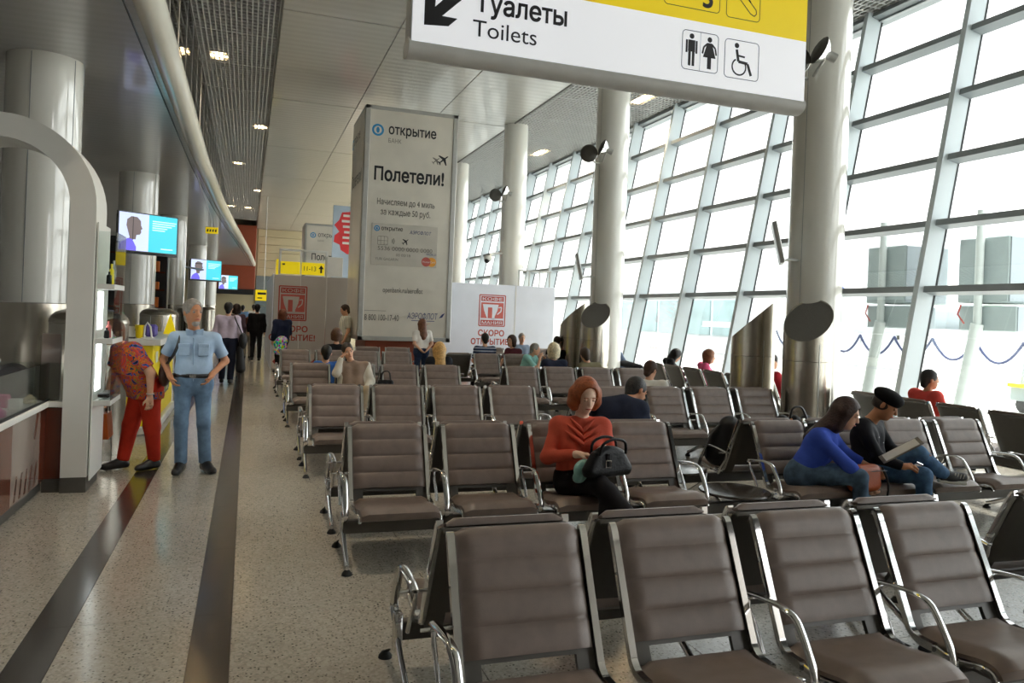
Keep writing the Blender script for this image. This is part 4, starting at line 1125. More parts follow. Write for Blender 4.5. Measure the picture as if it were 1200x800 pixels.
MB().tube([(-1.31, 11.4, 1.29), (-1.30, 11.4, 1.44), (-1.27, 11.4, 1.50), (-1.23, 11.4, 1.44), (-1.21, 11.4, 1.29)], .012, 8).build('wire_loop', M['white'], ab, True); MB().cbox((-1.34, 11.36, 1.285), (-1.18, 11.44, 1.295), .003).build('holder_foot', M['white'], ab)
lone(MB().cbox((-1.36, 11.9, 1.285), (-1.2, 12.05, 1.46), .03), 'purple_pack', mat('purple_card', '#5a4c9a', .5, noise=(20, .2)), 'purple pack standing on the yellow counter', 'box', False)
m = MB(); m.add([(-1.24, 13.2, 1.285), (-1.06, 13.2, 1.285), (-1.15, 13.25, 1.60), (-1.24, 13.36, 1.285), (-1.06, 13.36, 1.285), (-1.15, 13.31, 1.60)], [(0, 1, 2), (5, 4, 3), (0, 3, 4, 1), (1, 4, 5, 2), (2, 5, 3, 0)]); lone(m, 'tent_card', M['signyellow'], 'yellow pointed tent card on the yellow counter', 'card', False)
lone(MB().cbox((-1.72, 11.9, 1.285), (-1.64, 12.0, 1.62), .01), 'green_carton', mat('green_card', '#1f8a4a', .5), 'tall green carton at the back of the yellow counter', 'carton', False)
# dark shop front with orange goods between the pillars
sh = empty('shop_shelf', (-3.6, 24, 0), label='dark shop shelf with orange goods seen between two pillars', cat='shelf')
MB().cbox((-4.4, 24, 0), (-2.2, 24.5, 3.6), .02).build('shelf_back', M['dark'], sh)
for k in range(6): MB().box((-4.3, 23.75, .6 + .5 * k), (-2.25, 24.0, .64 + .5 * k)).build('shelf_board', M['darkred'], sh)
rk = random.Random(9)
for k in range(6):
    for i in (5, 6):
        o = MB().cbox((-4.2 + .27 * i, 23.78, .64 + .5 * k), (-4.02 + .27 * i, 23.95, .64 + .5 * k + rk.uniform(.2, .36)), .01).build('boxed_goods', mat('goods_%d' % (i % 3), ('#d8742a', '#c2521f', '#e3a24a')[i % 3], .5), None)
        tag(o, '%s orange box, shelf %s from below, on the dark shelf between the pillars' % (('left', 'right')[i - 5], ('one', 'two', 'three', 'four', 'five', 'six')[k]), 'box', 'orange boxes on the shop shelf')
# ------------------------------------------------------------------ outside, most colours paled to imitate the glare
gr = MB().box((10.3, -40, -.5), (600, 500, -.2)).build('ground_apron', M['asphalt']); gr['kind'] = 'structure'
OB = mat('equipment_grey', '#97a3a3', .5, noise=(2, .06)); OBL = mat('dimmed_grey', '#7f898e', .5, noise=(2, .04)); OP = mat('galvanised_pole', '#b4bbb8', .5, noise=(4, .06))
for (y, lb) in ((15.15, 'left of two grey equipment boxes on a pole outside the glass'), (12.45, 'right of two grey equipment boxes on a pole outside the glass')):
    t = empty('equipment_box', (15, y, -.2), label=lb, cat='equipment box', group='equipment boxes outside')
    MB().cbox((15.1, y - .62, 2.46), (16.5, y + .62, 3.9), .03).build('upper_case', OB, t); MB().box((15.12, y - .64, 2.5), (16.4, y - .62, 3.86)).build('toned_side', OBL, t)  # side faces coloured darker than the case to offset the strong light there
    MB().cbox((15.1, y - .82, 1.85), (15.9, y + .55, 2.40), .02).build('lower_case', OB, t); MB().box((15.12, y - .84, 1.87), (15.85, y - .82, 2.38)).build('toned_side', OBL, t)
    MB().tube([(15, y, 1.95), (15, y, 4.48)], .085, 16).build('upper_pole', OP, t, True)
    MB().tube([(15, y, 2.0), (15.0, y + .35, .2), (15, y + .42, -.25)], .13, 16).build('lower_pole', OP, t, True)
    MB().tube([(14.98, y + .4, 2.42), (14.95, y + .45, 2.2), (14.97, y + .3, 2.0)], .02, 6).build('red_hose', M['redink'], t, True)
RP = mat('rope_navy', '#3c4465', .6); WP = mat('white_rail', '#d7dade', .5)
t = empty('rope_barrier', (22, 19, -.2), label='dark swagged rope along a pale rail outside the glass', cat='barrier')
pts = []
for k in range(9):
    ya = 13.4 + 1.62 * k
    MB().tube([(22, ya, -.25), (22, ya, 1.6)], .04, 8).build('rail_post', WP, t, True)
    MB().tube([(21.95, ya + 1.62 * q / 12, 1.58 - .68 * (1 - (2 * q / 12 - 1) ** 2)) for q in range(13)], .045, 6).build('rope_swag', RP, t, True)
MB().box((22.1, 10, .35), (22.15, 34, .42)).build('lower_rail', WP, t); MB().box((22.1, 10, 1.62), (22.3, 34, 1.9)).build('upper_rail', WP, t)
t = empty('passenger_bridge', (30, 48, -.2), label='pale glazed passenger bridge beyond the middle window bays', cat='building')
MB().box((30, 41, -.2), (42, 60, 4.2)).build('bridge_body', WP, t); BG = mat('bridge_glass', '#8fa9ab', .15, noise=(.5, .3))
for k in range(5): MB().box((29.9, 41.6 + 3.6 * k, 1.0), (30, 44.8 + 3.6 * k, 3.4)).build('bridge_window', BG, t)
TR = mat('hazed_tree_green', '#8aa68c', .8, noise=(2, .3))  # washed-out haze is put into the leaf colour
rt = random.Random(5)
for k in range(9):
    a = R(37 + 4.4 * k); D = 190 + rt.uniform(-12, 12); x, y = D * math.sin(a), D * math.cos(a); h = rt.uniform(7, 11)
    t = empty('distant_tree', (x, y, -.3), label='hazy green tree far beyond the apron, %s from the left' % ('first', 'second', 'third', 'fourth', 'fifth', 'sixth', 'seventh', 'eighth', 'ninth')[k], cat='tree', group='trees beyond the apron')
    m = MB()
    for q in range(7): m.ball((x + rt.uniform(-3, 3), y + rt.uniform(-3, 3), h * rt.uniform(.35, .85)), h * rt.uniform(.2, .33), 8)
    m.build('crown', TR, t, True); MB().tube([(x, y, -.3), (x, y, h * .6)], .5, 6).build('trunk', M['darkgrey'], t)
t = empty('aircraft', (100, 87, -.2), label='parked aircraft with a coloured tail far out on the apron', cat='aircraft')
MB().tube([(84, 99, 3.4), (88, 96, 3.9), (97, 89, 4.0), (112, 77.5, 4.0), (118, 73, 3.6)], [.4, 1.5, 2, 2, .3], 16).build('fuselage', OBL, t, True)
m = MB(); m.prism([(0, 0), (5, 0), (-.5, 6.5), (-2.8, 6.5)], (86, 97.5, 5.0), Vector((.79, -.61, 0)), EZ, .4); m.build('tail_fin', mat('tail_blue', '#5a6fc0', .4), t)
m = MB(); m.prism([(.2, .1), (4.6, .1), (2.6, 2.6), (-.7, 2.4)], (85.95, 97.4, 5.05), Vector((.79, -.61, 0)), EZ, .6); m.build('tail_band', mat('tail_red', '#c9557a', .4), t)
t = empty('baggage_cart', (19.3, 14.0, -.2), label='low baggage loader with a yellow bar outside at the right edge', cat='cart')
MB().cbox((18.8, 13.0, .1), (20, 14.6, .5), .03).build('deck', OB, t); MB().cbox((18.7, 13.0, .45), (18.8, 14.6, .55), .01).build('yellow_bar', M['yellow'], t)
for y in (13.3, 14.3): MB().lathe([(.2, 0), (.22, .03), (.22, .12), (.2, .15)], 16, (18.9, y, 0), Matrix.Rotation(R(90), 3, 'Y')).build('wheel', M['dark'], t, True)
for y in (13.2, 13.8, 14.4): MB().tube([(19, y, .5), (19.1, y, 1.1)], .06, 6).build('upright', OB, t)
MB().cbox((19.0, 13.1, .5), (19.4, 13.5, .9), .03).build('red_case', M['navyink'], t)
# ------------------------------------------------------------------ people: smooth unions of tapered limbs, meshed as one skin
def V3(*a): return np.array(a, float)
def unit(v): v = np.asarray(v, float); return v / max(1e-9, np.linalg.norm(v))

class Field:
    def __init__(s): s.p = []
    def cone(s, a, b, ra, rb, k=.03, cuts=(), op='u'): s.p.append(('c', np.asarray(a, float), np.asarray(b, float), ra, rb, k, cuts, op)); return s
    def ell(s, c, ax, r, k=.02, cuts=(), op='u'): s.p.append(('e', np.asarray(c, float), np.asarray(ax, float), np.asarray(r, float), None, k, cuts, op)); return s
    def bounds(s):
        lo = []; hi = []
        for q in s.p:
            if q[7] != 'u': continue
            if q[0] == 'c':
                r = max(q[3], q[4]); lo.append(np.minimum(q[1], q[2]) - r); hi.append(np.maximum(q[1], q[2]) + r)
            else:
                r = q[3].max(); lo.append(q[1] - r); hi.append(q[1] + r)
        return np.min(lo, 0), np.max(hi, 0)
    def mesh(s, h):
        lo, hi = s.bounds(); lo = lo - 3 * h; n = np.ceil((hi - lo) / h).astype(int) + 4
        D = np.full(n, 1.0, np.float32)
        for (ty, a, b, ra, rb, k, cuts, op) in s.p:
            if ty == 'c': r = max(ra, rb); l = np.minimum(a, b) - r; u = np.maximum(a, b) + r
            else: r = ra.max(); l = a - r; u = a + r
            pad = k + 2.5 * h
            i0 = np.maximum(((l - pad - lo) / h).astype(int), 0); i1 = np.minimum(((u + pad - lo) / h).astype(int) + 2, n)
            if (i1 <= i0).any(): continue
            X = (lo[0] + h * np.arange(i0[0], i1[0], dtype=np.float32))[:, None, None]; Y = (lo[1] + h * np.arange(i0[1], i1[1], dtype=np.float32))[None, :, None]; Z = (lo[2] + h * np.arange(i0[2], i1[2], dtype=np.float32))[None, None, :]
            if ty == 'c':
                ab = b - a; L2 = max(1e-9, float(ab @ ab))
                t = np.clip(((X - a[0]) * ab[0] + (Y - a[1]) * ab[1] + (Z - a[2]) * ab[2]) / L2, 0, 1)
                d = np.sqrt((X - a[0] - t * ab[0]) ** 2 + (Y - a[1] - t * ab[1]) ** 2 + (Z - a[2] - t * ab[2]) ** 2) - (ra + (rb - ra) * t)
            else:
                P = [(X - a[0]) * b[i][0] + (Y - a[1]) * b[i][1] + (Z - a[2]) * b[i][2] for i in range(3)]
                k0 = np.sqrt(sum((P[i] / ra[i]) ** 2 for i in range(3))); k1 = np.sqrt(sum((P[i] / ra[i] ** 2) ** 2 for i in range(3)))
                d = k0 * (k0 - 1) / np.maximum(k1, 1e-6)
            for (p, nn) in cuts: d = np.maximum(d, (X - p[0]) * nn[0] + (Y - p[1]) * nn[1] + (Z - p[2]) * nn[2])
            sub = D[i0[0]:i1[0], i0[1]:i1[1], i0[2]:i1[2]]
            if op == 'u':
                hh = np.clip(.5 + .5 * (sub - d) / k, 0, 1)
                sub[...] = sub + (d - sub) * hh - k * hh * (1 - hh)
            else:
                sub[...] = np.maximum(sub, -d)
        return surfnet(D, lo, h)

CORN = np.array([(i, j, k) for i in (0, 1) for j in (0, 1) for k in (0, 1)])
EDG = [(a, b) for a in range(8) for b in range(a + 1, 8) if abs(CORN[a] - CORN[b]).sum() == 1]
def surfnet(D, lo, h):
    S_ = D < 0; nx, ny, nz = D.shape
    c = np.zeros((nx - 1, ny - 1, nz - 1), np.int8)
    for (i, j, k) in CORN: c += S_[i:nx - 1 + i, j:ny - 1 + j, k:nz - 1 + k]
    I = np.argwhere((c > 0) & (c < 8))
    if not len(I): return np.zeros((0, 3)), []
    ids = np.full(c.shape, -1, np.int32); ids[tuple(I.T)] = np.arange(len(I))
    C = np.stack([D[I[:, 0] + i, I[:, 1] + j, I[:, 2] + k] for (i, j, k) in CORN], 1)
    pos = np.zeros((len(I), 3)); cnt = np.zeros(len(I))
    for a, b in EDG:
        m = (C[:, a] < 0) != (C[:, b] < 0); t = np.where(m, C[:, a] / np.where(m, C[:, a] - C[:, b], 1), 0)
        pos += m[:, None] * (CORN[a] + t[:, None] * (CORN[b] - CORN[a])); cnt += m
    V = (I + pos / cnt[:, None]) * h + lo
    F = []
    for ax in range(3):
        o1, o2 = (ax + 1) % 3, (ax + 2) % 3
        sl0 = [slice(None)] * 3; sl1 = [slice(None)] * 3; sl0[ax] = slice(0, -1); sl1[ax] = slice(1, None)
        A = S_[tuple(sl0)]; B = S_[tuple(sl1)]
        E = np.argwhere(A != B)
        E = E[(E[:, o1] > 0) & (E[:, o2] > 0) & (E[:, o1] < D.shape[o1] - 1) & (E[:, o2] < D.shape[o2] - 1)]
        q = []
        for (d1, d2) in ((-1, -1), (0, -1), (0, 0), (-1, 0)):
            G = E.copy(); G[:, o1] += d1; G[:, o2] += d2; q.append(ids[tuple(G.T)])
        Q = np.stack(q, 1); fl = A[tuple(E.T)]
        Q[~fl] = Q[~fl][:, ::-1]
        F.append(Q)
    F = np.concatenate(F); F = F[(F >= 0).all(1)]
    return V, F

def np_mesh(name, V, F, m, parent=None, og=(0, 0, 0)):
    me = bpy.data.meshes.new(name); V = np.asarray(V) - np.array(og); F = np.asarray(F, np.int32)
    me.vertices.add(len(V)); me.vertices.foreach_set('co', V.astype(np.float32).ravel())
    me.loops.add(F.size); me.loops.foreach_set('vertex_index', F.ravel())
    me.polygons.add(len(F)); me.polygons.foreach_set('loop_start', np.arange(0, F.size, 4, dtype=np.int32)); me.polygons.foreach_set('loop_total', np.full(len(F), 4, np.int32))
    me.polygons.foreach_set('use_smooth', np.ones(len(F), bool))
    me.update(calc_edges=True); me.validate()
    me.materials.append(m)
    o = bpy.data.objects.new(name, me); COL.objects.link(o)
    if parent is not None: o.parent = parent
    return o

STAND = dict(P=(0, 0, .92), T=(0, .015, 1.385), H=(0, -.012, 1.585), S=(.185, .02, 1.385), E=(.235, .04, 1.10), W=(.235, -.05, .87), hip=(.09, 0, .90), K=(.10, -.02, .49), A=(.10, .025, .085), O=(.125, -.13, .035))
SIT = dict(P=(0, 0, .49), T=(0, .085, .935), H=(0, .05, 1.145), S=(.18, .085, .935), E=(.25, -.01, .70), W=(.14, -.20, .60), hip=(.09, -.02, .49), K=(.11, -.42, .52), A=(.11, -.45, .09), O=(.125, -.60, .035))
def cloth(name, col, rough=.85, bump=.35, bs=22, noise=(8, .12)): return mat(name, col, rough, 0, noise, bump, bs, .25)
def skin(name, col): return mat(name, col, .5, 0, (25, .06), .05, 80, .4)
SK = dict(l=skin('skin_light', '#d3a284'), t=skin('skin_tan', '#b9805c'), p=skin('skin_pale', '#e8c2aa'))
EYEW = mat('eye_white', '#b9b0a6', .3); EYED = mat('iris_dark', '#2b2018', .2); LIP = mat('lip_rose', '#a8584e', .5)

def person(label, loc, rot, base, J=None, sk='l', top=None, sleeve='long', bottom=None, shoe=None, hair=('short', '#2a211b'), hf=(0, -1, 0), hu=(0, 0, 1), h=.013, bulk=1., fem=False, hem=.03, hands=(.5, .5), face=True, belly=0., hdir=(None, None), loose=.014, sc=1., hnrm=(None, None), leg=1., hs=1.13):
    """joints are given for the +x side with mirrored defaults; keys ending in r / l override one side (r = -x)"""
    j = {}
    for k, v in base.items():
        v = np.array(v, float)
        if k in 'PTH': j[k] = v
        else: j[k + 'l'] = v; j[k + 'r'] = v * V3(-1, 1, 1)
    for k, v in (J or {}).items():
        if k in ('P', 'T', 'H') or k[-1] in 'lr': j[k] = np.array(v, float)
        else: j[k + 'l'] = np.array(v, float); j[k + 'r'] = np.array(v, float) * V3(-1, 1, 1)
    c, s = math.cos(rot), math.sin(rot); RT = np.array([[c, -s, 0], [s, c, 0], [0, 0, 1]])
    for k in j: j[k] = RT @ (j[k] * sc) + V3(loc[0], loc[1], 0)
    fw = RT @ V3(0, -1, 0)
    P, T, H = j['P'], j['T'], j['H']; up = unit(T - P); lat = unit(j['Sl'] - j['Sr']); front = unit(np.cross(lat, up)) ; front = front if front @ fw > -.3 else -front
    hf = RT @ unit(hf); hu = RT @ np.asarray(hu, float); hl = unit(np.cross(hu, -hf)); hu = unit(np.cross(-hf, hl)); AX = np.array([hl, hf, hu])
    og = (loc[0], loc[1], 0)
    B = bulk * sc
    body = Field(); shirt = Field(); pants = Field()
    tw = .072 * B; sw = .085 * B
    waist = P + up * .12 * sc
    for sg in (-1, 1):
        for fld, e in ((body, 0.), (shirt, loose)):
            cu = () if fld is body else ((P - (up if base is SIT else V3(0, 0, 1)) * hem * sc, -up if base is SIT else V3(0, 0, -1)),)
            fld.cone(P + lat * sg * tw * 1.12 - (up if base is SIT else V3(0, 0, 1)) * (.0 if fld is body else hem * .6) * sc, waist + lat * sg * tw, (.112 if fem else .104) * B + e, (.088 if fem else .098) * B + e, .06, cu)
            fld.cone(waist + lat * sg * tw, T + lat * sg * sw - up * .09 * sc, (.088 if fem else .098) * B + e, .098 * B + e, .06, cu)
            fld.cone(T + lat * sg * sw - up * .10 * sc, j['S' + 'rl'[sg > 0]] - lat * sg * .012, .09 * B + e, .056 * B + e, .05)
            fld.cone(T + up * .0 - lat * sg * .0, j['S' + 'rl'[sg > 0]], .058 * B + e * .6, .05 * B + e, .05)
    if belly:
        for fld, e in ((body, 0), (shirt, loose)): fld.ell(P + up * .14 * sc + front * belly, np.array([lat, front, up]), (.14 * B + e, .10 * B + e, .15 * B + e), .06)
    if fem:
        for fld, e in ((body, 0), (shirt, loose)):
            for sg in (-1, 1): fld.ell(T - up * .17 * sc + lat * sg * .068 * B + front * .075 * B, np.array([lat, front, up]), (.062 * B + e, .055 * B + e, .062 * B + e), .04)
    # neck and head
    H = H + hu * .022; nb = H - hu * .085 * sc * hs - hf * .012
    body.cone(T + up * .0, nb + hu * .03, .058 * sc, .05 * sc, .03)
    if sleeve != 'none': shirt.cone(T - up * .03, T + up * .035 * sc + front * .0, .075 * sc, .066 * sc, .03, ((T + up * .045 * sc, unit(up + front * -.35)),))
    q = sc * hs
    body.ell(H + hu * .022 * q - hf * .008, AX, (.073 * q, .091 * q, .090 * q), .02)
    body.ell(H - hu * .038 * q + hf * .022 * q, AX, (.056 * q, .066 * q, .076 * q), .03)
    body.ell(H - hu * .092 * q + hf * .052 * q, AX, (.026 * q, .026 * q, .022 * q), .025)
    for sg in (-1, 1): body.ell(H + hl * sg * .074 * q - hu * .008 * q - hf * .008, AX, (.011, .02, .032), .008)
    if face:
        body.cone(H + hf * .082 * q + hu * .012 * q, H + hf * .102 * q - hu * .028 * q, .010, .014, .012)
        body.ell(H + hf * .080 * q + hu * .026 * q, AX, (.045, .014, .010), .015)
        for sg in (-1, 1): body.ell(H + hl * sg * .03 * q + hf * .097 * q + hu * .006 * q, AX, (.017, .013, .011), .005, (), 's')
        body.ell(H + hf * .081 * q - hu * .060 * q, AX, (.024, .012, .014), .01)
    # arms
    for i, sd in enumerate('rl'):
        S_, E_j, W_ = j['S' + sd], j['E' + sd], j['W' + sd]; sg = -1 if sd == 'r' else 1
        body.cone(S_, E_j, .047 * B, .040 * B, .02); body.cone(E_j, W_, .040 * B, .026 * sc, .02)
        if sleeve == 'long':
            we = W_ + (E_j - W_) * .06
            shirt.cone(S_, E_j, .047 * B + loose, .041 * B + loose, .03); shirt.cone(E_j, we, .041 * B + loose, .030 * sc + loose * .8, .03, ((we, unit(W_ - E_j)),))
        elif sleeve == 'mid':
            shirt.cone(S_, E_j, .047 * B + loose, .042 * B + loose, .03); we = W_ + (E_j - W_) * .35; shirt.cone(E_j, we, .042 * B + loose, .034 * B + loose, .03, ((we, unit(W_ - E_j)),))
        elif sleeve == 'short':
            se = S_ + (E_j - S_) * .78; shirt.cone(S_, se, .049 * B + loose, .050 * B + loose, .03, ((se, unit(E_j - S_)),))
        # hand
        dr = unit(RT @ np.asarray(hdir[i], float)) if hdir[i] is not None else unit(W_ - E_j)
        nr = RT @ np.asarray(hnrm[i], float) if hnrm[i] is not None else lat * -sg
        nr = unit(nr - dr * (nr @ dr)); lt = np.cross(nr, dr); lt = lt * (1 if lt @ (front + up * .3) > 0 else -1)       # lt points to the thumb side
        cl = hands[i]
        if cl is None: continue
        body.cone(W_, W_ + dr * .03, .026 * sc, .026 * sc, .015)
        for o in (-.019, .017): body.cone(W_ + dr * .02 + lt * o, W_ + dr * .082 + lt * o * 1.25, .017, .016, .014)
        if h < .02:
            for m_, (o, L) in enumerate(((.031, .070), (.011, .078), (-.010, .073), (-.030, .058))):
                k0 = W_ + dr * .085 + lt * o; a1 = cl * .9; a2 = cl * 2.0
                d1 = dr * math.cos(a1) + nr * math.sin(a1); d2 = dr * math.cos(a2) + nr * math.sin(a2)
                k1 = k0 + d1 * L * .52; body.cone(k0, k1, .0098, .0092, .006); body.cone(k1, k1 + d2 * L * .5, .0092, .0078, .004)
            t0 = W_ + dr * .028 + lt * .03; t1 = t0 + unit(dr * .75 + lt * .6 + nr * .35) * .042; body.cone(t0, t1, .013, .0105, .01); body.cone(t1, t1 + unit(dr * .9 + lt * .1 + nr * .5) * .032, .0105, .0085, .005)
        else:
            body.cone(W_ + dr * .08, W_ + dr * .15 + nr * .04 * cl, .022, .015, .01)
    # legs
    wcut = ((P + up * .085 * sc, up),)
    pants.cone(P + up * .05 * sc, P - up * .05 * sc, .100 * B + .006, .085 * B, .05, wcut)
    for sd in 'rl':
        hp, K, A_, O_ = j['hip' + sd], j['K' + sd], j['A' + sd], j['O' + sd]
        body.cone(hp, K, .080 * B, .054 * B, .03); body.cone(K, A_, .052 * B, .036 * sc, .02); body.cone(A_ - V3(0, 0, .0), O_, .026, .018, .02)
        pe = A_ + (K - A_) * .02
        pants.cone(hp, K, .088 * B * leg + .006, .062 * B * leg + .006, .04); pants.cone(K, pe, .060 * B * leg + .008, .050 * sc * leg + .008, .03, ((pe, unit(A_ - K)),))
        sg = 1 if sd == 'l' else -1
        pants.cone(P + lat * sg * tw * 1.12 + up * .05 * sc, P + lat * sg * tw * 1.12 - up * .01, (.112 if fem else .104) * B + .010, (.112 if fem else .104) * B + .012, .05, wcut); pants.cone(P + lat * sg * tw * 1.1, hp, .108 * B + .01, .092 * B + .006, .05, wcut)
    # build
    V, F = body.mesh(h)
    root = np_mesh('person', V, F, SK[sk], None, og); root.location = og; tag(root, label, 'person', 'travellers in the hall')
    if top is not None:
        V, F = shirt.mesh(h); np_mesh('shirt', V, F, top, root, og)
    if bottom is not None:
        V, F = pants.mesh(h); np_mesh('trousers', V, F, bottom, root, og)
    if shoe is not None:
        for sd in 'rl':
            A_, O_ = j['A' + sd], j['O' + sd]; f_ = Field(); fd = unit((O_ - A_) * V3(1, 1, 0) if abs((O_ - A_)[2]) < .12 else O_ - A_)
            dn = V3(0, 0, -1) if abs((O_ - A_)[2]) < .12 else unit(np.cross(np.cross(fd, A_ - j['K' + sd]), fd)); dn = dn if dn @ (A_ - j['K' + sd]) > 0 else -dn
            sole = [(O_ + dn * .022 * sc, dn)] if abs((O_ - A_)[2]) < .12 else []
            hl_ = A_ - fd * .03 + dn * .035 * sc
            f_.cone(hl_, O_ + fd * .035, .044 * sc, .036 * sc, .03, sole); f_.cone(A_ + dn * -.005, A_ + fd * .06 + dn * .025, .044, .042, .03, sole); f_.cone(A_ + fd * .04 + dn * .01, O_, .042, .036, .03, sole)
            V, F = f_.mesh(min(h, .012)); np_mesh('shoe', V, F, shoe, root, og)
    if hair:
        st, col = hair; f_ = Field(); hm = mat('hair_' + col.strip('#'), col, .55, 0, (30, .3), .5, 60, .4)
        fc = lambda du=0, w=.064, dp=.085, ht=.10, fo=.108: f_.ell(H + hf * fo * q - hu * (.022 - du) * q, AX, (w * q, dp * q, ht * q), .01, (), 's')
        if st == 'short':
            f_.ell(H + hu * .030 * q - hf * .014, AX, (.081 * q, .099 * q, .096 * q), .02, ((H - hu * .06 * q, -hu),)); f_.cone(H - hf * .055 * q, H - hf * .06 * q - hu * .06 * q, .05 * q, .045 * q, .03); fc(.005)
            for sg in (-1, 1): f_.ell(H + hl * sg * .085 * q - hu * .045 * q + hf * .012, AX, (.03, .035, .05), .01, (), 's')
        elif st == 'bald':
            f_.ell(H + hu * .005 * q - hf * .022, AX, (.080 * q, .090 * q, .082 * q), .02, ((H - hu * .06 * q, -hu), (H + hu * .05 * q, unit(hu + hf * .5)))); fc(.03, .07, .09, .13)
        elif st in ('bob', 'long', 'wavy', 'full'):
            e = {'long': .014, 'full': .016}.get(st, .018)
            f_.ell(H + hu * .032 * q - hf * .012, AX, ((.078 + e) * q, (.093 + e) * q, (.090 + e) * q), .02)
            lowz = {'bob': .085, 'wavy': .075, 'long': .12, 'full': .075}[st]
            for sg in (-1, 1): f_.cone(H + hl * sg * .055 * q - hf * .015, H + hl * sg * (.062 if st != 'long' else .05) * q - hu * lowz * q - hf * .02, .050 * q + e * .4, .040 * q + e * .3, .04)
            f_.cone(H - hf * .05 * q, H - hf * .055 * q - hu * lowz * 1.1 * q, .065 * q, .055 * q, .04)
            if st == 'long': f_.cone(H - hf * .055 * q - hu * .08 * q, T - front * .085 - up * .10 * sc, .072 * q, .062 * q, .05); f_.cone(H - hf * .03 * q - hu * .06 * q, T - front * .065 + lat * .06 - up * .04, .055, .05, .05); f_.cone(H - hf * .03 * q - hu * .06 * q, T - front * .065 - lat * .06 - up * .04, .055, .05, .05)
            if st == 'full':
                for sg in (-1, 1):
                    f_.cone(H + hl * sg * .078 * q + hu * .02 * q - hf * .02, H + hl * sg * .092 * q - hu * .055 * q - hf * .005, .042 * q, .036 * q, .03); f_.cone(H + hl * sg * .088 * q - hu * .05 * q + hf * .0, H + hl * sg * .075 * q - hu * .092 * q + hf * .012, .032 * q, .018 * q, .02)
                f_.cone(H - hf * .07 * q, H - hf * .085 * q - hu * .09 * q, .07 * q, .04 * q, .03)
            fc(.022 if st == 'full' else .004, .074, .092, .100, .112)
        elif st == 'beret':
            f_.ell(H - hf * .02 - hu * .0, AX, (.078 * q, .09 * q, .075 * q), .02, ((H - hu * .05 * q, -hu),)); fc(.02)
        V, F = f_.mesh(min(h, .0125)); np_mesh('hair', V, F, hm, root, og)
        if st == 'beret':
            b_ = Field(); b_.ell(H + hu * .070 * q + hl * .006 - hf * .008, AX, (.106 * q, .122 * q, .062 * q), .02); b_.ell(H + hu * .038 * q, AX, (.084 * q, .100 * q, .03 * q), .02)
            V, F = b_.mesh(min(h, .010)); np_mesh('beret', V, F, mat('black_felt', '#121214', .9, 0, (30, .2), .3, 90, .2), root, og)
    if face and h < .02:
        for sg in (-1, 1):
            e = H + hl * sg * .030 * q + hf * .079 * q + hu * .004 * q
            if hf[2] < -.2:      # looking down: lid closed over the eye, dark lashes
                ld = MB().ball(tuple(e - hf * .002), .0135 * q, 10).build('eyelid', SK[sk], None, True); ld.data.transform(Matrix.Translation(-Vector(og))); ld.parent = root
                la = MB().tube([tuple(e + hl * t * .013 * q + hf * (.0125 - .004 * t * t) * q - hu * (.006 - .002 * t * t) * q) for t in (-1, -.5, 0, .5, 1)], .0016, 5).build('eyelashes', EYED, None, True); la.data.transform(Matrix.Translation(-Vector(og))); la.parent = root
            eo = MB().ball(tuple(e - hf * (.004 if hf[2] < -.2 else .0015)), .0115 * q, 10).build('eye', EYEW, None, True); eo.data.transform(Matrix.Translation(-Vector(og))); eo.parent = root
            io = MB().ball(tuple(e + hf * (.0085 if hf[2] >= -.2 else .003) * q - hu * .001), .0058 * q, 8).build('iris', EYED, None, True); io.data.transform(Matrix.Translation(-Vector(og))); io.parent = eo
            hm2 = mat('hair_' + hair[1].strip('#'), hair[1], .55) if hair else EYED
            b1 = MB().tube([tuple(e + hl * sg * t * .02 + hf * (.016 - .004 * abs(t)) + hu * (.020 + .003 * (1 - abs(t)))) for t in (-1, -.3, .4, 1.1)], [.002, .0035, .0035, .0015], 6).build('eyebrow', hm2, None, True); b1.data.transform(Matrix.Translation(-Vector(og))); b1.parent = root
        l1 = MB().tube([tuple(H + hl * t * .023 * q + hf * (.0955 - .010 * t * t) * q - hu * (.060 + .002 * abs(t)) * q) for t in (-1, -.5, 0, .5, 1)], [.002, .0052, .006, .0052, .002], 6).build('lips', LIP, None, True); l1.data.transform(Matrix.Translation(-Vector(og))); l1.parent = root
    j.update(up=up, lat=lat, front=front, hf=hf, hu=hu, hl=hl)
    return root, j

def on(root, m, name, mt, smooth=True):
    """a garment piece or accessory that belongs to a person"""
    o = m.build(name, mt, None, smooth); o.data.transform(Matrix.Translation(-root.location)); o.parent = root
    return o
def soft(f_, h, name, mt, label, cat, base=None):
    V, F = f_.mesh(h); lo = V.min(0); og = ((V[:, 0].min() + V[:, 0].max()) / 2, (V[:, 1].min() + V[:, 1].max()) / 2, lo[2])
    o = np_mesh(name, V, F, mt, None, og); o.location = og; ORG[o.name] = og
    return tag(o, label, cat)
I3 = np.eye(3)
DK = cloth('trousers_black', '#1c191b'); JN = cloth('denim_mid', '#48688a', noise=(20, .25)); JD = cloth('denim_dark', '#34506b', noise=(20, .25)); BLK = cloth('black_wool', '#17171a'); NV = cloth('navy_cloth', '#232a3d')
BS = mat('black_shoe_leather', '#17171a', .35); GR = cloth('grey_trousers', '#8c877d'); BG_ = cloth('beige_cloth', '#a89a84')

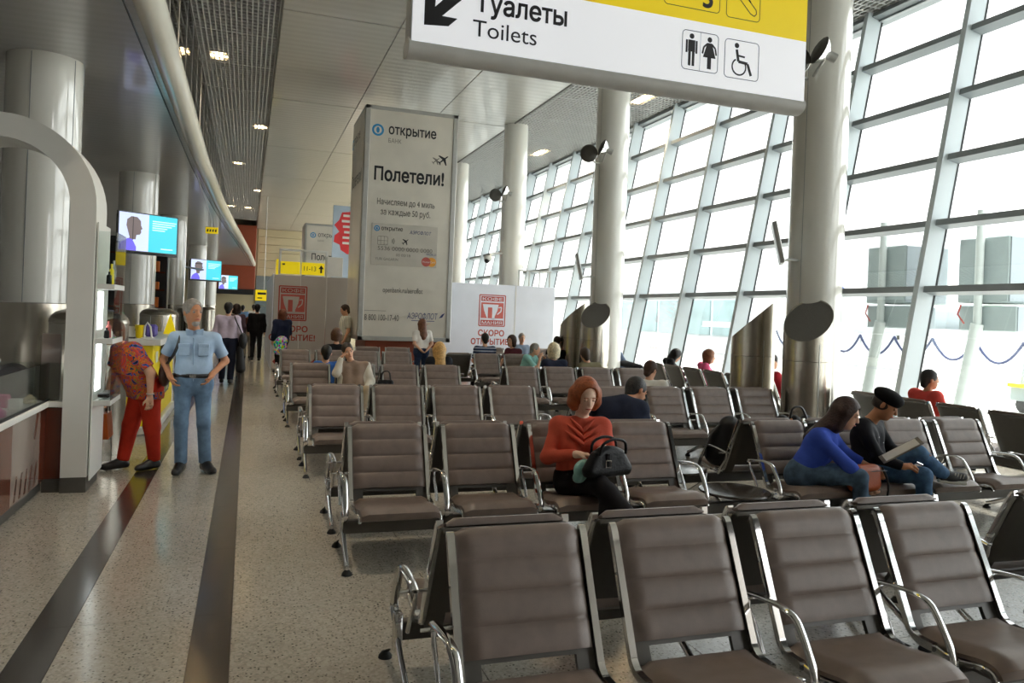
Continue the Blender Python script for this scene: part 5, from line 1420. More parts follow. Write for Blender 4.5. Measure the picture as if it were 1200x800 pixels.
# --- red-haired woman with the black handbag
coral = cloth('coral_knit', '#c4543f', .8, .5, 14)
rw, q = person('red-haired woman in a coral top searching her black handbag', (2.54, 5.56), R(-14), SIT, dict(T=(.0, .05, .935), H=(.02, .0, 1.15), S=(.180, .055, .92),
    Er=(-.265, -.02, .68), Wr=(-.075, -.235, .745), El=(.245, -.02, .70), Wl=(.13, -.255, .80), hipr=(-.085, -.02, .49), Kr=(.08, -.41, .555), Ar=(.38, -.50, .26), Or=(.47, -.60, .22), hipl=(.085, -.02, .48), Kl=(.15, -.40, .49), Al=(.12, -.43, .09), Ol=(.13, -.58, .035)),
    'p', coral, 'long', DK, BS, ('full', '#8f4a24'), hf=(.20, -1, -.34), hu=(.05, -.25, 1), h=.0085, fem=True, hem=.05, hands=(.45, .75), hdir=((.9, -.15, .0), (-.35, -.7, -.1)), hnrm=((0, 0, -1), (0, .3, -1)), bulk=1.0)
m = MB()
for k in range(3): m.tube([tuple(q['T'] + q['lat'] * t * (.085 + .02 * k) + q['front'] * (.085 + .022 * k + .02 * (1 - t * t)) + q['up'] * (.035 - .05 * k - .085 * (1 - abs(t)))) for t in (-1.15, -.7, -.3, 0, .3, .7, 1.15)], [.006, .014, .018, .018, .018, .014, .006], 8)
on(rw, m, 'cowl_collar', coral)
bagm = mat('black_croc_leather', '#0d0e12', .42, 0, (40, .2), .3, 55, .25)
bc = V3(2.60, 5.20, .655)
f_ = Field(); ax = np.array([[math.cos(.25), math.sin(.25), 0], [-math.sin(.25), math.cos(.25), 0], [0, 0, 1]])
for t in (-1, -.5, 0, .5, 1): f_.cone(bc + ax[0] * t * .165, bc + ax[0] * t * .12 + V3(0, 0, .135 - .03 * t * t), .062, .042, .05, ((bc - V3(0, 0, .045), V3(0, 0, -1)),))
hb = soft(f_, .009, 'handbag', bagm, 'glossy black handbag open on the red-haired woman\'s lap', 'handbag')
def sub(o, m, name, mt, smooth=True):
    c = m.build(name, mt, None, smooth); c.data.transform(Matrix.Translation(-o.location)); c.parent = o; return c
for s in (-.055, .05): sub(hb, MB().tube(bez([tuple(bc + ax[0] * -.12 + ax[1] * s + V3(0, 0, .12)), tuple(bc + ax[0] * -.10 + ax[1] * s * 1.1 + V3(0, 0, .20)), tuple(bc + ax[1] * s * 1.2 + V3(0, 0, .235)), tuple(bc + ax[0] * .11 + ax[1] * s * 1.1 + V3(0, 0, .21)), tuple(bc + ax[0] * .13 + ax[1] * s + V3(0, 0, .12))], 18), .011, 8), 'handle', bagm)
sub(hb, MB().cbox(tuple(bc + V3(-.045, -.075, .02)), tuple(bc + V3(-.012, -.055, .13)), .006), 'strap', bagm, False)
m = MB(); b0 = bc + V3(-.03, -.082, .055); m.tube([tuple(b0 + V3(x, 0, z)) for x, z in ((-.02, -.025), (.02, -.025), (.02, .025), (-.02, .025), (-.02, -.025))], .0045, 6); sub(hb, m, 'buckle', M['chrome'])
f_ = Field()
for t in range(6): f_.ell(V3(2.40 + .02 * (t % 3), 5.28 - .02 * (t % 2), .58 + .03 * t * .7), I3, (.045, .04, .04), .03)
soft(f_, .011, 'plastic_bag', mat('teal_plastic', '#7fb0ab', .3, 0, (14, .3), .5, 30), 'crumpled pale teal plastic bag beside the black handbag', 'bag')

# --- couple: girl in blue, man in beret
blue = cloth('royal_blue_knit', '#3a55b8', .85, .4, 16)
gw, q = person('long-haired woman in a royal blue sweater bent over beside the man in the beret', (4.70, 5.56), R(38), SIT, dict(T=(.05, -.17, .85), H=(.10, -.31, 1.02), S=(.17, -.17, .85), Sr=(-.12, -.14, .84), El=(.27, -.30, .66), Wl=(.30, -.50, .57), Er=(-.07, -.40, .60), Wr=(.10, -.52, .43),
    Kr=(-.05, -.47, .53), Ar=(.0, -.50, .10), Or=(.02, -.64, .035), Kl=(.18, -.45, .53), Al=(.16, -.50, .10), Ol=(.18, -.64, .035)), 'l', blue, 'mid', cloth('denim_washed', '#4a6076', noise=(12, .45)), BS, ('long', '#35201a'), hf=(.02, -1, -.32), hu=(.15, -.2, 1), h=.0095, fem=True, hem=.06, hands=(.5, .5), hdir=(None, (.2, -.7, -.5)))
jack = cloth('black_denim_jacket', '#1a1b21', .8, .4, 18)
bm, q = person('man in a black beret and jacket writing on a clipboard, legs crossed', (5.46, 5.58), R(30), SIT, dict(T=(-.02, .03, .90), H=(-.01, -.11, 1.085), S=(.19, .02, .90), Er=(-.27, -.14, .66), Wr=(-.20, -.34, .60), El=(.25, -.12, .66), Wl=(.10, -.36, .66),
    Kl=(.02, -.40, .70), Al=(.29, -.56, .50), Ol=(.41, -.66, .48), Kr=(-.03, -.46, .52), Ar=(-.01, -.48, .10), Or=(.0, -.63, .035)), 't', jack, 'long', JN, mat('canvas_black', '#16161a', .7, 0, (40, .2)), ('beret', '#2a1f18'), hf=(.12, -1, -.5), hu=(.1, -.35, 1), h=.0095, hands=(.8, .6), hdir=((.55, -.5, .1), (-.3, -.6, -.1)), hnrm=((.3, 0, -1), (0, 0, 1)), bulk=1.04, hem=.03)
# sneaker toe cap and sole of the crossed foot
O_, A_ = q['Ol'], q['Al']; fd = unit(O_ - A_)
f_ = Field(); f_.cone(A_ - fd * .05 + V3(-.01, -.01, -.055), O_ + fd * .05 + V3(-.01, -.01, -.045), .022, .022, .02); V, F = f_.mesh(.009); oo = np_mesh('sneaker_sole', V, F, mat('rubber_white', '#c9c4bb', .6), bm, tuple(bm.location))
f_ = Field(); f_.ell(O_ + fd * .052, I3, (.034, .034, .034), .02); V, F = f_.mesh(.009); np_mesh('toe_cap', V, F, mat('rubber_white', '#c9c4bb', .6), bm, tuple(bm.location))
m = MB()
for t in range(4): cpt = A_ + fd * (.05 + .03 * t) + V3(-.0, -.045, .01); m.tube([tuple(cpt + V3(.005, 0, -.02)), tuple(cpt + V3(.02, -.002, .02))], .004, 5)
on(bm, m, 'shoelaces', mat('rubber_white', '#c9c4bb', .6))
m = MB()
for (a, b) in ((-.06, -.10), (-.06, -.22), (.07, -.16)): m.ball(tuple(q['T'] + q['lat'] * a + q['front'] * .115 + q['up'] * b), .008, 8)
on(bm, m, 'jacket_buttons', M['chrome'])
X = unit(V3(.52, -.05, .30)); Yv = unit(np.cross(V3(0, -.6, .8), X)); cl = empty('clipboard', (5.40, 5.20, .62), label='grey clipboard propped on the knee of the man in the beret', cat='clipboard')
m = MB(); X = unit(V3(.42, -.30, .34)); O0 = V3(5.20, 5.18, .66); Wd = unit(V3(.66, .70, .42)); Wd = unit(Wd - X * (Wd @ X)); Zp = unit(np.cross(X, Wd)); Zp = Zp if Zp[1] > 0 else -Zp
vs = [O0 + X * a + Wd * b + Zp * c_ for c_ in (0, .008) for (a, b) in ((0, -.07), (.36, -.07), (.36, .07), (0, .07))]; m.add(vs, [(0, 1, 2, 3), (7, 6, 5, 4), (0, 4, 5, 1), (1, 5, 6, 2), (2, 6, 7, 3), (3, 7, 4, 0)]); m.build('board', M['greyink'], cl)
m = MB(); vs = [O0 + X * a + Wd * b + Zp * c_ for c_ in (.009, .011) for (a, b) in ((.03, -.06), (.33, -.06), (.33, .06), (.03, .06))]; m.add(vs, [(0, 1, 2, 3), (7, 6, 5, 4), (0, 4, 5, 1), (1, 5, 6, 2), (2, 6, 7, 3), (3, 7, 4, 0)]); m.build('paper', M['white'], cl)
wr = q['Wr'] + unit(q['lat'] * .5 + q['front'] * .6) * .1
pn = MB().tube([tuple(wr + V3(-.04, -.05, .05)), tuple(wr + V3(.05, -.03, .02))], .005, 6).build('pen', M['chrome'], None, True); tag(pn, 'silver pen in the hand of the man in the beret', 'pen')
tan = mat('tan_leather', '#9c4410', .45, 0, (8, .15), .2, 60)
f_ = Field(); b0 = V3(5.06, 5.22, .40)
for t in np.linspace(-1, 1, 9): f_.cone(b0 + V3(.125 * t, .01 * t, .05), b0 + V3(.12 * t, .01 * t, .17), .048, .042, .05, ((b0 + V3(0, 0, .0), V3(0, 0, -1)), (b0 + V3(0, 0, .205), V3(0, 0, 1))))
tb = soft(f_, .010, 'shoulder_bag', tan, 'tan leather bag on the seat between the blue sweater and the beret', 'bag')
sub(tb, MB().tube(bez([tuple(b0 + V3(.17, -.02, .20)), tuple(b0 + V3(.20, -.06, .08)), tuple(b0 + V3(.17, -.09, -.03)), tuple(b0 + V3(.13, -.06, -.12))], 10), .010, 6), 'strap', M['dark']); sub(tb, MB().tube([tuple(b0 + V3(-.19, -.055, .17)), tuple(b0 + V3(.19, -.055, .175))], .004, 5), 'zip', M['dark'])

# --- man in navy jacket, seen from behind
person('man in a navy jacket hunched forward with his back to the camera', (3.34, 6.52), R(180 - 32), SIT, dict(P=(0, 0, .52), T=(-.05, -.12, .985), H=(-.15, -.29, 1.075), S=(.215, -.10, .94), E=(.28, -.26, .70), W=(.15, -.42, .58)), 't', NV, 'long', DK, BS, ('short', '#1d1a19'), hf=(-.95, -.8, -.55), hu=(-.15, -.45, 1), h=.011, bulk=1.15, hem=.06)
person('man in a white shirt behind the navy jacket, only head and collar showing', (5.40, 9.58), R(180 - 30), SIT, dict(T=(0, -.10, .88), H=(0, -.16, 1.06), S=(.19, -.08, .88)), 'l', cloth('white_shirt', '#d8d6cf'), 'long', GR, BS, ('short', '#3a2417'), hf=(-.5, -.8, -.3), h=.014)
# --- man in red facing the window
person('balding man in a red shirt sitting by the window with his back turned', (8.68, 7.86), R(90), SIT, dict(T=(0, .06, .92), H=(0, .02, 1.125)), 't', cloth('red_shirt', '#c4423a'), 'short', DK, BS, ('short', '#1d1714'), hf=(-.45, -1, 0), h=.012, bulk=1.08)
# --- man in the pale jacket
pj_, q = person('man in a pale jacket slumped back, cheek on his hand, fourth row', (1.62, 12.22), R(-6), SIT, dict(P=(0, -.04, .48), T=(-.02, .09, .90), H=(-.10, .08, 1.10), S=(.19, .09, .89), Er=(-.27, -.08, .78), Wr=(-.205, -.02, 1.01), El=(.27, -.04, .66), Wl=(.20, -.22, .58), Kl=(.20, -.44, .56), Kr=(-.18, -.44, .56)), 'l', cloth('taupe_tee', '#8f7b6c'), 'short', BG_, BS, ('short', '#3b332d'), hf=(.25, -1, -.1), hu=(-.25, 0, 1), h=.012, hands=(.9, .5), hdir=((.5, .1, .8), None), hnrm=((1, 0, .0), None))
jk = Field(); T_, u_, l_, fr_ = q['T'], q['up'], q['lat'], q['front']
for s, sd in ((-1, 'r'), (1, 'l')):
    jk.cone(T_ + l_ * s * .14 - u_ * .04, q['P'] + l_ * s * .17 + u_ * .02, .075, .085, .03, ((T_ + l_ * s * .085, -l_ * s),)); jk.cone(q['S' + sd], q['E' + sd], .072, .062, .03); jk.cone(q['E' + sd], q['W' + sd] * .92 + q['E' + sd] * .08, .062, .045, .03); jk.cone(T_ + l_ * s * .07, q['S' + sd], .065, .07, .03)
V, F = jk.mesh(.012); np_mesh('open_jacket', V, F, cloth('pale_jacket', '#c3beb2'), pj_, tuple(pj_.location))
person('dark-haired person in blue slumped low, left of the pale jacket', (1.30, 13.12), R(180), SIT, dict(P=(0, -.06, .47), T=(.05, .02, .83), H=(.03, .02, 1.02), S=(.18, .02, .83)), 'l', cloth('bright_blue', '#3567b5'), 'short', DK, BS, ('short', '#15130f'), h=.014, face=False)
person('brown-haired person in black at the fifth row, before the grey hoarding', (1.86, 17.12), R(180), SIT, dict(H=(0, .03, 1.20), T=(0, .07, .96)), 'l', BLK, 'long', DK, BS, ('wavy', '#5a3d2a'), h=.016, face=False, fem=True)
person('blonde woman in dark clothes seated with her back to the camera', (3.2, 13.12), R(180), SIT, dict(T=(0, .05, .93), H=(.0, .02, 1.11), S=(.165, .05, .945)), 'l', cloth('dark_vest', '#23262d'), 'long', JN, BS, ('long', '#c39a5d'), h=.014, face=False, fem=True)
def stripes(name, c1, c2, sc, axis='Z', th=.5):
    m = cloth(name, c1); N = m.node_tree.nodes; Lk = m.node_tree.links; b = N['Principled BSDF']; tc = N.new('ShaderNodeTexCoord'); wv = N.new('ShaderNodeTexWave'); wv.bands_direction = axis; wv.inputs['Scale'].default_value = sc; Lk.new(tc.outputs['Object'], wv.inputs['Vector'])
    rp = N.new('ShaderNodeValToRGB'); rp.color_ramp.interpolation = 'CONSTANT'; rp.color_ramp.elements[0].color = lin(c1) + (1,); rp.color_ramp.elements[1].color = lin(c2) + (1,); rp.color_ramp.elements[1].position = th; Lk.new(wv.outputs['Fac'], rp.inputs['Fac']); Lk.new(rp.outputs['Color'], b.inputs['Base Color']); return m
person('man in a navy striped shirt with his back to the camera', (5.25, 17.10), R(180), SIT, dict(T=(0, .06, .98), H=(0, .03, 1.20), S=(.20, .06, .98)), 'l', stripes('navy_stripes', '#2d3a55', '#a9afbd', 4.5, 'Z', .75), 'short', DK, BS, ('short', '#1e1915'), h=.016, face=False, bulk=1.05)
person('dark-haired woman in a dark red top beside the striped shirt', (5.96, 17.22), R(-60), SIT, dict(H=(0, .0, 1.16), T=(0, .05, .95)), 'l', cloth('maroon_top', '#5b2b35'), 'short', DK, BS, ('bob', '#3f2a20'), h=.016, fem=True)
bench(6.35, 19.86, 0, (0, 1, 2), (), (-.5, 1.5, 2.5), 'short seat row close to the white cafe hoarding', .715)
person('bald man in a blue-grey shirt facing the camera before the white hoarding', (7.06, 19.50), 0, SIT, dict(H=(0, .05, 1.165), T=(0, .085, .95)), 'l', cloth('blue_grey_shirt', '#8a9ab0'), 'short', GR, BS, ('short', '#97908a'), h=.016)
person('grey-haired man in a turquoise shirt, chin on his hand', (5.97, 16.26), R(42), SIT, dict(T=(0, -.12, .86), H=(.0, -.24, 1.03), S=(.18, -.12, .86), Er=(-.2, -.42, .62), Wr=(-.05, -.40, .88), El=(.2, -.40, .60), Wl=(.1, -.44, .80)), 'l', cloth('turquoise_shirt', '#8fc4bd'), 'short', GR, BS, ('short', '#8b8780'), hf=(.4, -1, -.1), h=.015)
person('white-blonde woman in a navy coat with her back to the camera', (5.36, 13.12), R(180), SIT, dict(T=(0, .05, .93), H=(0, .02, 1.15)), 'l', NV, 'long', DK, BS, ('bob', '#dccfae'), h=.014, face=False, fem=True, bulk=1.1)
person('dark-haired person behind the white-blonde woman', (7.12, 17.2), R(150), SIT, dict(H=(0, .0, 1.18)), 'l', BLK, 'long', DK, BS, ('short', '#33241b'), h=.017)
person('tall dark-haired man left of the middle steel vent, head only', (7.72, 18.0), R(120), STAND, dict(), 'l', BLK, 'long', DK, BS, ('short', '#1b1613'), h=.017, sc=.80)
person('man in an olive jacket leaning left, back to the camera', (6.12, 13.12), R(180), SIT, dict(T=(.06, .05, .90), H=(.12, .02, 1.09), S=(.20, .05, .88), Sr=(-.14, .05, .89)), 'l', cloth('olive_jacket', '#7d765c'), 'long', DK, BS, ('short', '#3a2c20'), h=.014, hu=(.2, 0, 1), face=False, bulk=1.1)
person('man in a grey-blue jacket lying back asleep by the window', (8.72, 16.98), R(100), SIT, dict(P=(0, -.16, .47), T=(0, .17, .97), H=(0, .26, 1.19), S=(.19, .17, .96), K=(.12, -.55, .50), A=(.14, -.70, .09), O=(.15, -.85, .05)), 'l', cloth('grey_blue_jacket', '#5c6a82'), 'long', DK, BS, ('short', '#2a201a'), hf=(0, -.55, .8), hu=(0, .8, .55), h=.015)
person('black-haired woman in black reading by the window', (8.66, 14.42), R(75), SIT, dict(T=(0, .02, .88), H=(0, -.06, 1.05), W=(.07, -.30, .68)), 'l', BLK, 'long', NV, BS, ('long', '#0f0e10'), hf=(0, -1, -.5), h=.014, fem=True)
person('woman in a pink top by the window, curly brown hair', (8.66, 13.08), R(70), SIT, dict(T=(0, .04, .90), H=(0, -.02, 1.10)), 'l', cloth('pink_top', '#d2577f'), 'long', DK, BS, ('bob', '#7a4a2c'), h=.014, fem=True)
person('person in dark red half hidden between the nearest vent and column', (8.62, 11.0), R(90), SIT, dict(), 'l', cloth('dark_red_top', '#9c1f2c'), 'long', DK, BS, ('short', '#2b1d16'), h=.016, face=False)

# --- standing man in the pale blue shirt
sb = cloth('pale_blue_shirt', '#9fb6cf', .85, .4, 18)
mb, q = person('grey-bearded man in a pale blue shirt and jeans standing in the aisle', (-.51, 8.73), R(4), STAND, dict(H=(-.03, -.02, 1.60), T=(0, .015, 1.385), S=(.185, .02, 1.355), Er=(-.29, .06, 1.14), Wr=(-.22, -.06, .98), El=(.30, .06, 1.13), Wl=(.17, -.09, 1.0), Kr=(-.10, -.02, .50), Kl=(.11, -.02, .50), Al=(.14, .02, .085), Ol=(.20, -.13, .035), Ar=(-.09, .02, .085), Or=(-.13, -.13, .035)), 't', sb, 'short', cloth('denim_light', '#667f99', noise=(9, .3)), BS, ('short', '#8f8a84'), hf=(.5, -1, .02), h=.0095, sc=1.04, bulk=.90, hem=-.06, belly=.012, hands=(.5, .5), hdir=((.45, -.25, -.9), (-.45, -.15, -.9)), leg=1.05)
f_ = Field(); H_, hf_, hu_, hl_ = q['H'], q['hf'], q['hu'], q['hl']; AXm = np.array([hl_, hf_, hu_])
f_.ell(H_ - hu_ * .085 + hf_ * .062, AXm, (.040, .036, .042), .02); f_.ell(H_ - hu_ * .046 + hf_ * .092, AXm, (.028, .012, .008), .01); f_.ell(H_ - hu_ * .063 + hf_ * .104, AXm, (.018, .012, .006), .01, (), 's')
V, F = f_.mesh(.007); np_mesh('beard', V, F, mat('hair_8f8a84', '#8f8a84', .6), mb, tuple(mb.location))
pb_ = q['P'] + V3(0, 0, .07)
m = MB(); m.tube([tuple(pb_ + V3(.198 * math.cos(a), .134 * math.sin(a), 0)) for a in np.linspace(0, 2 * math.pi, 25)], .02, 8, flat=(.008, .02)); on(mb, m, 'belt', M['dark'])
on(mb, MB().cbox(tuple(pb_ + V3(-.03, -.150, -.018)), tuple(pb_ + V3(.03, -.136, .018)), .004), 'belt_buckle', M['chrome'], False)
for s in (-1, 1):
    pc = q['T'] + V3(s * .095, -.128, -.13)
    on(mb, MB().cbox(tuple(pc + V3(-.055, -.004, -.075)), tuple(pc + V3(.055, .02, .05)), .006, ), 'breast_pocket', sb, False); on(mb, MB().cbox(tuple(pc + V3(-.056, -.008, .02)), tuple(pc + V3(.056, .018, .052)), .005), 'pocket_flap', sb, False)
on(mb, MB().tube([tuple(q['T'] + V3(-.005 + .01 * t, -.125 - .03 * t * (t < .7), -.02 - .45 * t)) for t in (0, .25, .5, .75, 1)], .008, 6), 'button_placket', mat('placket_blue', '#8aa2bd', .8))
for s in (-1, 1): on(mb, MB().prism([(0, 0), (.075 * s, .02), (.07 * s, -.045), (.02 * s, -.075)], tuple(q['T'] + V3(.01 * s, -.095, .055)), V3(1, .15 * s, 0), V3(0, -.35, 1), .012 * s), 'collar_tip', sb, False)
sbag = empty('shoulder_bag', (-.86, 8.75, .9), label='brown shoulder bag hanging beside the man in the pale blue shirt', cat='bag')
f_ = Field(); b0 = V3(-.80, 8.84, 1.02)
f_.ell(b0, I3, (.06, .13, .13), .02, ((b0 + V3(0, 0, .10), V3(0, 0, 1)),)); V, F = f_.mesh(.011); np_mesh('bag_body', V, F, mat('dark_brown_leather', '#3d2519', .45, 0, (10, .2)), sbag, tuple(sbag.location))
MB().tube(bez([tuple(b0 + V3(0, -.09, .08)), (-.70, 8.63, 1.25), (-.655, 8.65, 1.40), (-.65, 8.74, 1.462), (-.67, 8.85, 1.42), tuple(b0 + V3(0, .09, .08))], 18), .012, 6, flat=(.020, .006)).build('strap', M['dark'], sbag, True)

# --- woman bending at the display case
def patterned():
    m = cloth('painted_blouse', '#c23a22'); N = m.node_tree.nodes; Lk = m.node_tree.links; b = N['Principled BSDF']; tc = N.new('ShaderNodeTexCoord')
    nz = N.new('ShaderNodeTexNoise'); nz.inputs['Scale'].default_value = 7.5; nz.inputs['Detail'].default_value = 1.5; nz.inputs['Distortion'].default_value = 2.2; Lk.new(tc.outputs['Object'], nz.inputs['Vector'])
    rp = N.new('ShaderNodeValToRGB'); rp.color_ramp.interpolation = 'CONSTANT'; e = rp.color_ramp.elements
    cs = [(0, '#20293f'), (.35, '#2d5aa0'), (.40, '#c8421f'), (.455, '#1f3a55'), (.48, '#d06a22'), (.52, '#4f7a3a'), (.545, '#c8421f'), (.60, '#23406f'), (.65, '#b5391f')]
    e[0].position, e[0].color = 0, lin(cs[0][1]) + (1,); e[1].position, e[1].color = cs[1][0], lin(cs[1][1]) + (1,)
    for p_, c_ in cs[2:]: q_ = e.new(p_); q_.color = lin(c_) + (1,)
    Lk.new(nz.outputs['Fac'], rp.inputs['Fac']); Lk.new(rp.outputs['Color'], b.inputs['Base Color']); return m
redp = cloth('red_trousers', '#b8301c', .85, .4, 14)
wr_, q = person('woman in a painted blouse and red trousers bending to the glass display case', (-1.05, 8.98), R(-62), STAND, dict(P=(0, .06, .88), T=(.0, -.17, 1.29), H=(.02, -.30, 1.46), S=(.175, -.15, 1.29), El=(.27, -.0, 1.06), Wl=(.275, .0, .81), Er=(-.20, -.20, 1.04), Wr=(-.17, -.27, .80), hip=(.10, .06, .86), K=(.12, .04, .47), A=(.13, .05, .085), O=(.15, -.10, .035), Kr=(-.10, -.04, .47), Kl=(.11, .10, .47), Ar=(-.08, -.12, .085), Or=(-.10, -.27, .035), Al=(.11, .14, .085), Ol=(.14, -.01, .035)), 'l', patterned(), 'short', redp, BS, ('short', '#6e4a34'), hf=(.1, -1, -.2), h=.0105, fem=True, bulk=1.16, hem=.11, belly=.03, leg=1.1, sc=.98, loose=.026)
ws = q['Wl']; on(wr_, MB().tube([tuple(ws + V3(.034 * math.cos(a), .034 * math.sin(a), .03)) for a in np.linspace(0, 6.283, 13)], .006, 6), 'watch_strap', M['alu'])
ob = empty('orange_handbag', (-1.32, 8.72, .33), label='orange leather bag hanging from the hand of the woman in red trousers', cat='handbag')
hb0 = q['Wr'] + V3(0, 0, -.13)
b0 = V3(hb0[0] - .0, hb0[1], .34)
m = MB(); m.add([(b0[0] - .05, b0[1] - .16, .34), (b0[0] + .05, b0[1] - .16, .34), (b0[0] + .05, b0[1] + .16, .34), (b0[0] - .05, b0[1] + .16, .34), (b0[0] - .025, b0[1] - .14, .60), (b0[0] + .025, b0[1] - .14, .60), (b0[0] + .025, b0[1] + .14, .60), (b0[0] - .025, b0[1] + .14, .60)], [(0, 3, 2, 1), (4, 5, 6, 7), (0, 1, 5, 4), (1, 2, 6, 5), (2, 3, 7, 6), (3, 0, 4, 7)]); m.build('bag_body', mat('orange_leather', '#b0521c', .4, 0, (6, .15)), ob)
for s in (-.02, .02): MB().tube(bez([(b0[0] + s, b0[1] - .09, .59), (b0[0] + s * .6, b0[1] - .04, .70), tuple(hb0 + V3(0, 0, .02)), (b0[0] + s * .6, b0[1] + .04, .70), (b0[0] + s, b0[1] + .09, .59)], 14), .007, 6).build('handle', mat('dark_brown_leather', '#3d2519', .45), ob, True)

# --- walkers and standing people farther off
lv = cloth('lavender_shirt', '#c3b6c9'); dn = cloth('dark_navy_trousers', '#1d2233')
wk, q = person('man in a lavender shirt walking away down the aisle with a black bag', (-.40, 18.3), R(176), STAND, dict(E=(.25, .02, 1.10), W=(.26, -.08, .88), Kl=(.09, -.10, .50), Al=(.09, -.05, .10), Ol=(.10, -.20, .04), Ar=(-.09, .10, .10), Or=(-.10, -.05, .05)), 'l', lv, 'long', dn, BS, ('short', '#171412'), h=.014, sc=1.06, face=False, hem=-.05, bulk=1.05, leg=1.1)
bb = empty('messenger_bag', (-.12, 18.28, .75), label='black messenger bag slung on the man in the lavender shirt', cat='bag')
f_ = Field(); f_.ell(V3(-.07, 18.25, .98), I3, (.09, .16, .19), .02); V, F = f_.mesh(.016); np_mesh('bag_body', V, F, mat('black_nylon', '#141417', .6), bb, tuple(bb.location)); MB().tube(bez([(-.07, 18.12, 1.1), (-.22, 18.1, 1.42), (-.26, 18.25, 1.53), (-.20, 18.42, 1.44), (-.07, 18.38, 1.1)], 14), .014, 6).build('strap', M['dark'], bb, True)
cb = empty('garment_bag', (-.12, 18.2, .2), label='dark garment bag carried low by the man in the lavender shirt', cat='bag')
f_ = Field(); f_.cone(V3(-.12, 18.22, .82), V3(-.10, 18.22, .36), .06, .11, .03); V, F = f_.mesh(.016); np_mesh('bag_body', V, F, mat('black_nylon', '#141417', .6), cb, tuple(cb.location)); MB().tube([(-.12, 18.22, .82), (-.13, 18.24, .95)], .01, 6).build('handle', M['dark'], cb)
person('man in a black suit walking away beside the hoarding edge', (.30, 26.0), R(180), STAND, dict(Kl=(.10, -.12, .5), Al=(.10, -.08, .1), Ol=(.1, -.22, .04), Ar=(-.1, .14, .1), Or=(-.1, 0, .05)), 'l', BLK, 'long', BLK, BS, ('short', '#171412'), h=.018, sc=1.06, face=False)
person('woman with dark hair walking ahead of the lavender shirt', (-.30, 24.0), R(170), STAND, None, 'l', cloth('plum_top', '#5b4a55'), 'long', DK, BS, ('bob', '#2c1d17'), h=.02, sc=1.04, face=False, fem=True)
person('man in a light blue shirt far down the aisle', (-.20, 37), R(180), STAND, None, 'l', cloth('sky_shirt', '#7fa3cf'), 'short', DK, BS, ('short', '#1c1714'), h=.022, sc=1.03, face=False)
person('man in a white shirt far down the aisle', (.28, 37.5), R(180), STAND, None, 'l', cloth('white_shirt', '#d8d6cf'), 'short', DK, BS, ('short', '#2a221d'), h=.022, sc=1.06, face=False)
person('short woman in beige with tied red-brown hair in the aisle', (.03, 27.2), R(180), STAND, None, 'l', BG_, 'long', GR, BS, ('long', '#5a2f22'), h=.02, sc=.80, face=False, fem=True)
nw, q = person('auburn-haired woman in a navy blouse passing the grey hoarding', (.90, 21.6), R(200), STAND, dict(Er=(-.24, -.05, 1.10), Wr=(-.16, -.2, .98)), 'l', cloth('navy_blouse', '#1f2740'), 'long', DK, BS, ('bob', '#6a3a24'), h=.015, sc=.98, face=False, fem=True, loose=.03)
f_ = Field(); b0 = V3(.86, 21.28, .62)
for t in range(4): f_.ell(b0 + V3(.07 * (t % 2) - .03, 0, .09 * t), I3, (.15, .09, .12), .05)
cm_ = cloth('bright_print', '#2f7a5a'); N = cm_.node_tree.nodes; vo = N.new('ShaderNodeTexVoronoi'); vo.inputs['Scale'].default_value = 9; hs = N.new('ShaderNodeHueSaturation'); hs.inputs['Saturation'].default_value = 1.3; cm_.node_tree.links.new(vo.outputs['Color'], hs.inputs['Color']); cm_.node_tree.links.new(hs.outputs['Color'], N['Principled BSDF'].inputs['Base Color'])
pbg = soft(f_, .018, 'printed_bag', cm_, 'brightly printed bag carried by the woman in the navy blouse', 'bag')
sub(pbg, MB().tube(bez([tuple(b0 + V3(-.06, 0, .36)), tuple(q['Wr'] + V3(0, 0, -.05)), tuple(b0 + V3(.08, 0, .36))], 8), .012, 6), 'handle', M['dark'])
person('man in a striped cream shirt standing in profile before the tower', (2.50, 21.0), R(-80), STAND, dict(E=(.23, .02, 1.10), W=(.23, -.08, .86)), 'l', stripes('cream_stripes', '#d8d5c6', '#aeb0a0', 9, 'X', .7), 'short', cloth('khaki_trousers', '#a39a86'), BS, ('short', '#3a2a20'), hf=(0, -1, -.25), h=.015, sc=1.10, bulk=1.1)
person('woman in a white top and jeans standing under the tower, back turned', (3.92, 17.82), R(190), STAND, dict(E=(.24, .10, 1.12), W=(.10, .16, .98)), 'l', cloth('white_top', '#e2dfd9'), 'short', cloth('denim_navy', '#26364f', noise=(20, .2)), BS, ('long', '#6d4630'), h=.014, sc=.93, face=False, fem=True, hem=0)

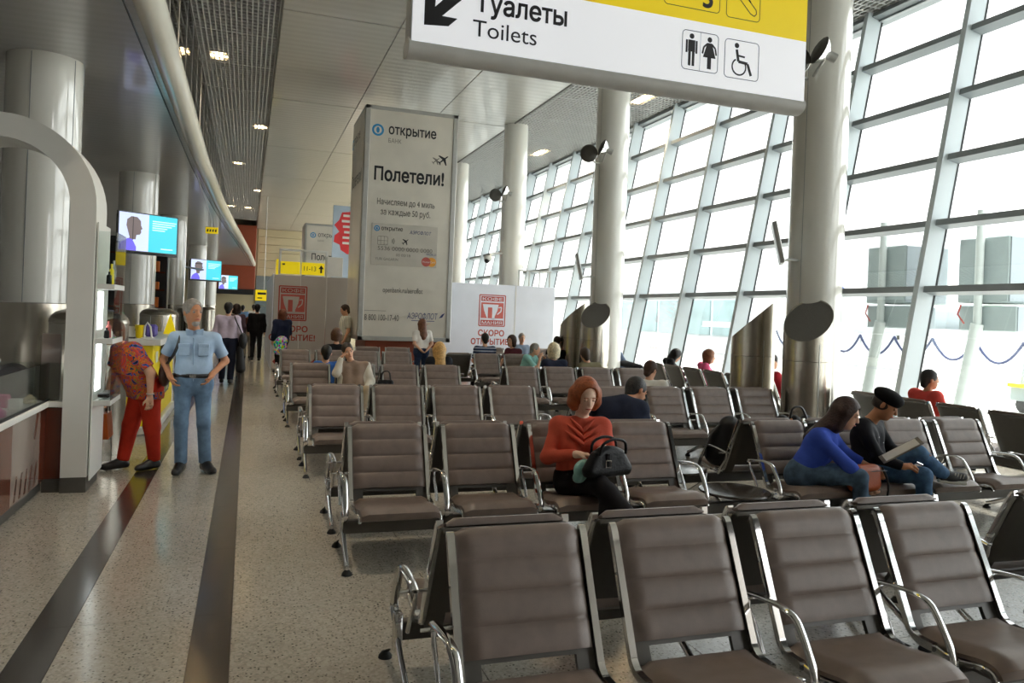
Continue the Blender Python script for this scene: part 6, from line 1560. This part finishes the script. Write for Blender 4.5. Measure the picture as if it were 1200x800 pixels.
# ------------------------------------------------------------------ bags left on the seats
f_ = Field(); b0 = V3(4.53, 6.50, .40)
for t in (0, 1, 2): f_.cone(b0 + V3(0, 0, .10), b0 + V3(-.01, -.09, .38), .12, .08, .06, ((b0, V3(0, 0, -1)),))
f_.cone(b0 + V3(-.08, .06, .08), b0 + V3(-.08, .0, .28), .09, .07, .06, ((b0, V3(0, 0, -1)),))
bp2 = soft(f_, .013, 'backpack', mat('black_nylon', '#141417', .6), 'black backpack leaning on the turned-away seat by the round table', 'backpack')
sub(bp2, MB().tube(bez([tuple(b0 + V3(-.12, -.08, .40)), tuple(b0 + V3(-.20, -.02, .25)), tuple(b0 + V3(-.16, .06, .06)), tuple(b0 + V3(-.05, .08, .02))], 12), .018, 6, flat=(.022, .006)), 'shoulder_strap', M['dark'])
f_ = Field(); b0 = V3(5.40, 6.55, .40)
for t in (-1, 0, 1): f_.cone(b0 + V3(.17 * t, 0, .10), b0 + V3(.15 * t, 0, .40), .10, .07, .06, ((b0, V3(0, 0, -1)),))
bp3 = soft(f_, .013, 'holdall', mat('black_nylon', '#141417', .6), 'black holdall with raised handles behind the woman in blue', 'bag')
sub(bp3, MB().tube(bez([tuple(b0 + V3(-.10, -.06, .42)), tuple(b0 + V3(-.07, -.06, .54)), tuple(b0 + V3(.04, -.06, .55)), tuple(b0 + V3(.12, -.06, .42))], 14), .012, 6), 'handle', M['dark'])
f_ = Field(); b0 = V3(2.12, 12.18, .40)
for t in (-1, 0, 1): f_.cone(b0 + V3(.10 * t, 0, .06), b0 + V3(.08 * t, 0, .24), .06, .05, .04, ((b0, V3(0, 0, -1)),))
bp4 = soft(f_, .012, 'handbag', bagm, 'small black handbag on the seat right of the pale jacket', 'handbag')
for s in (-.03, .03): sub(bp4, MB().tube(bez([tuple(b0 + V3(-.07, s, .26)), tuple(b0 + V3(-.05, s, .40)), tuple(b0 + V3(.05, s, .41)), tuple(b0 + V3(.08, s, .26))], 12), .008, 6), 'handle', M['dark'])
f_ = Field(); b0 = V3(8.62, 16.1, .46)
for t in range(4): f_.ell(V3(8.60 + .05 * t, 16.5 - .13 * t, .74 - .02 * t), I3, (.14, .13, .08), .05)
soft(f_, .015, 'folded_coat', BLK, 'black coat thrown over the seats beside the sleeping man', 'coat')
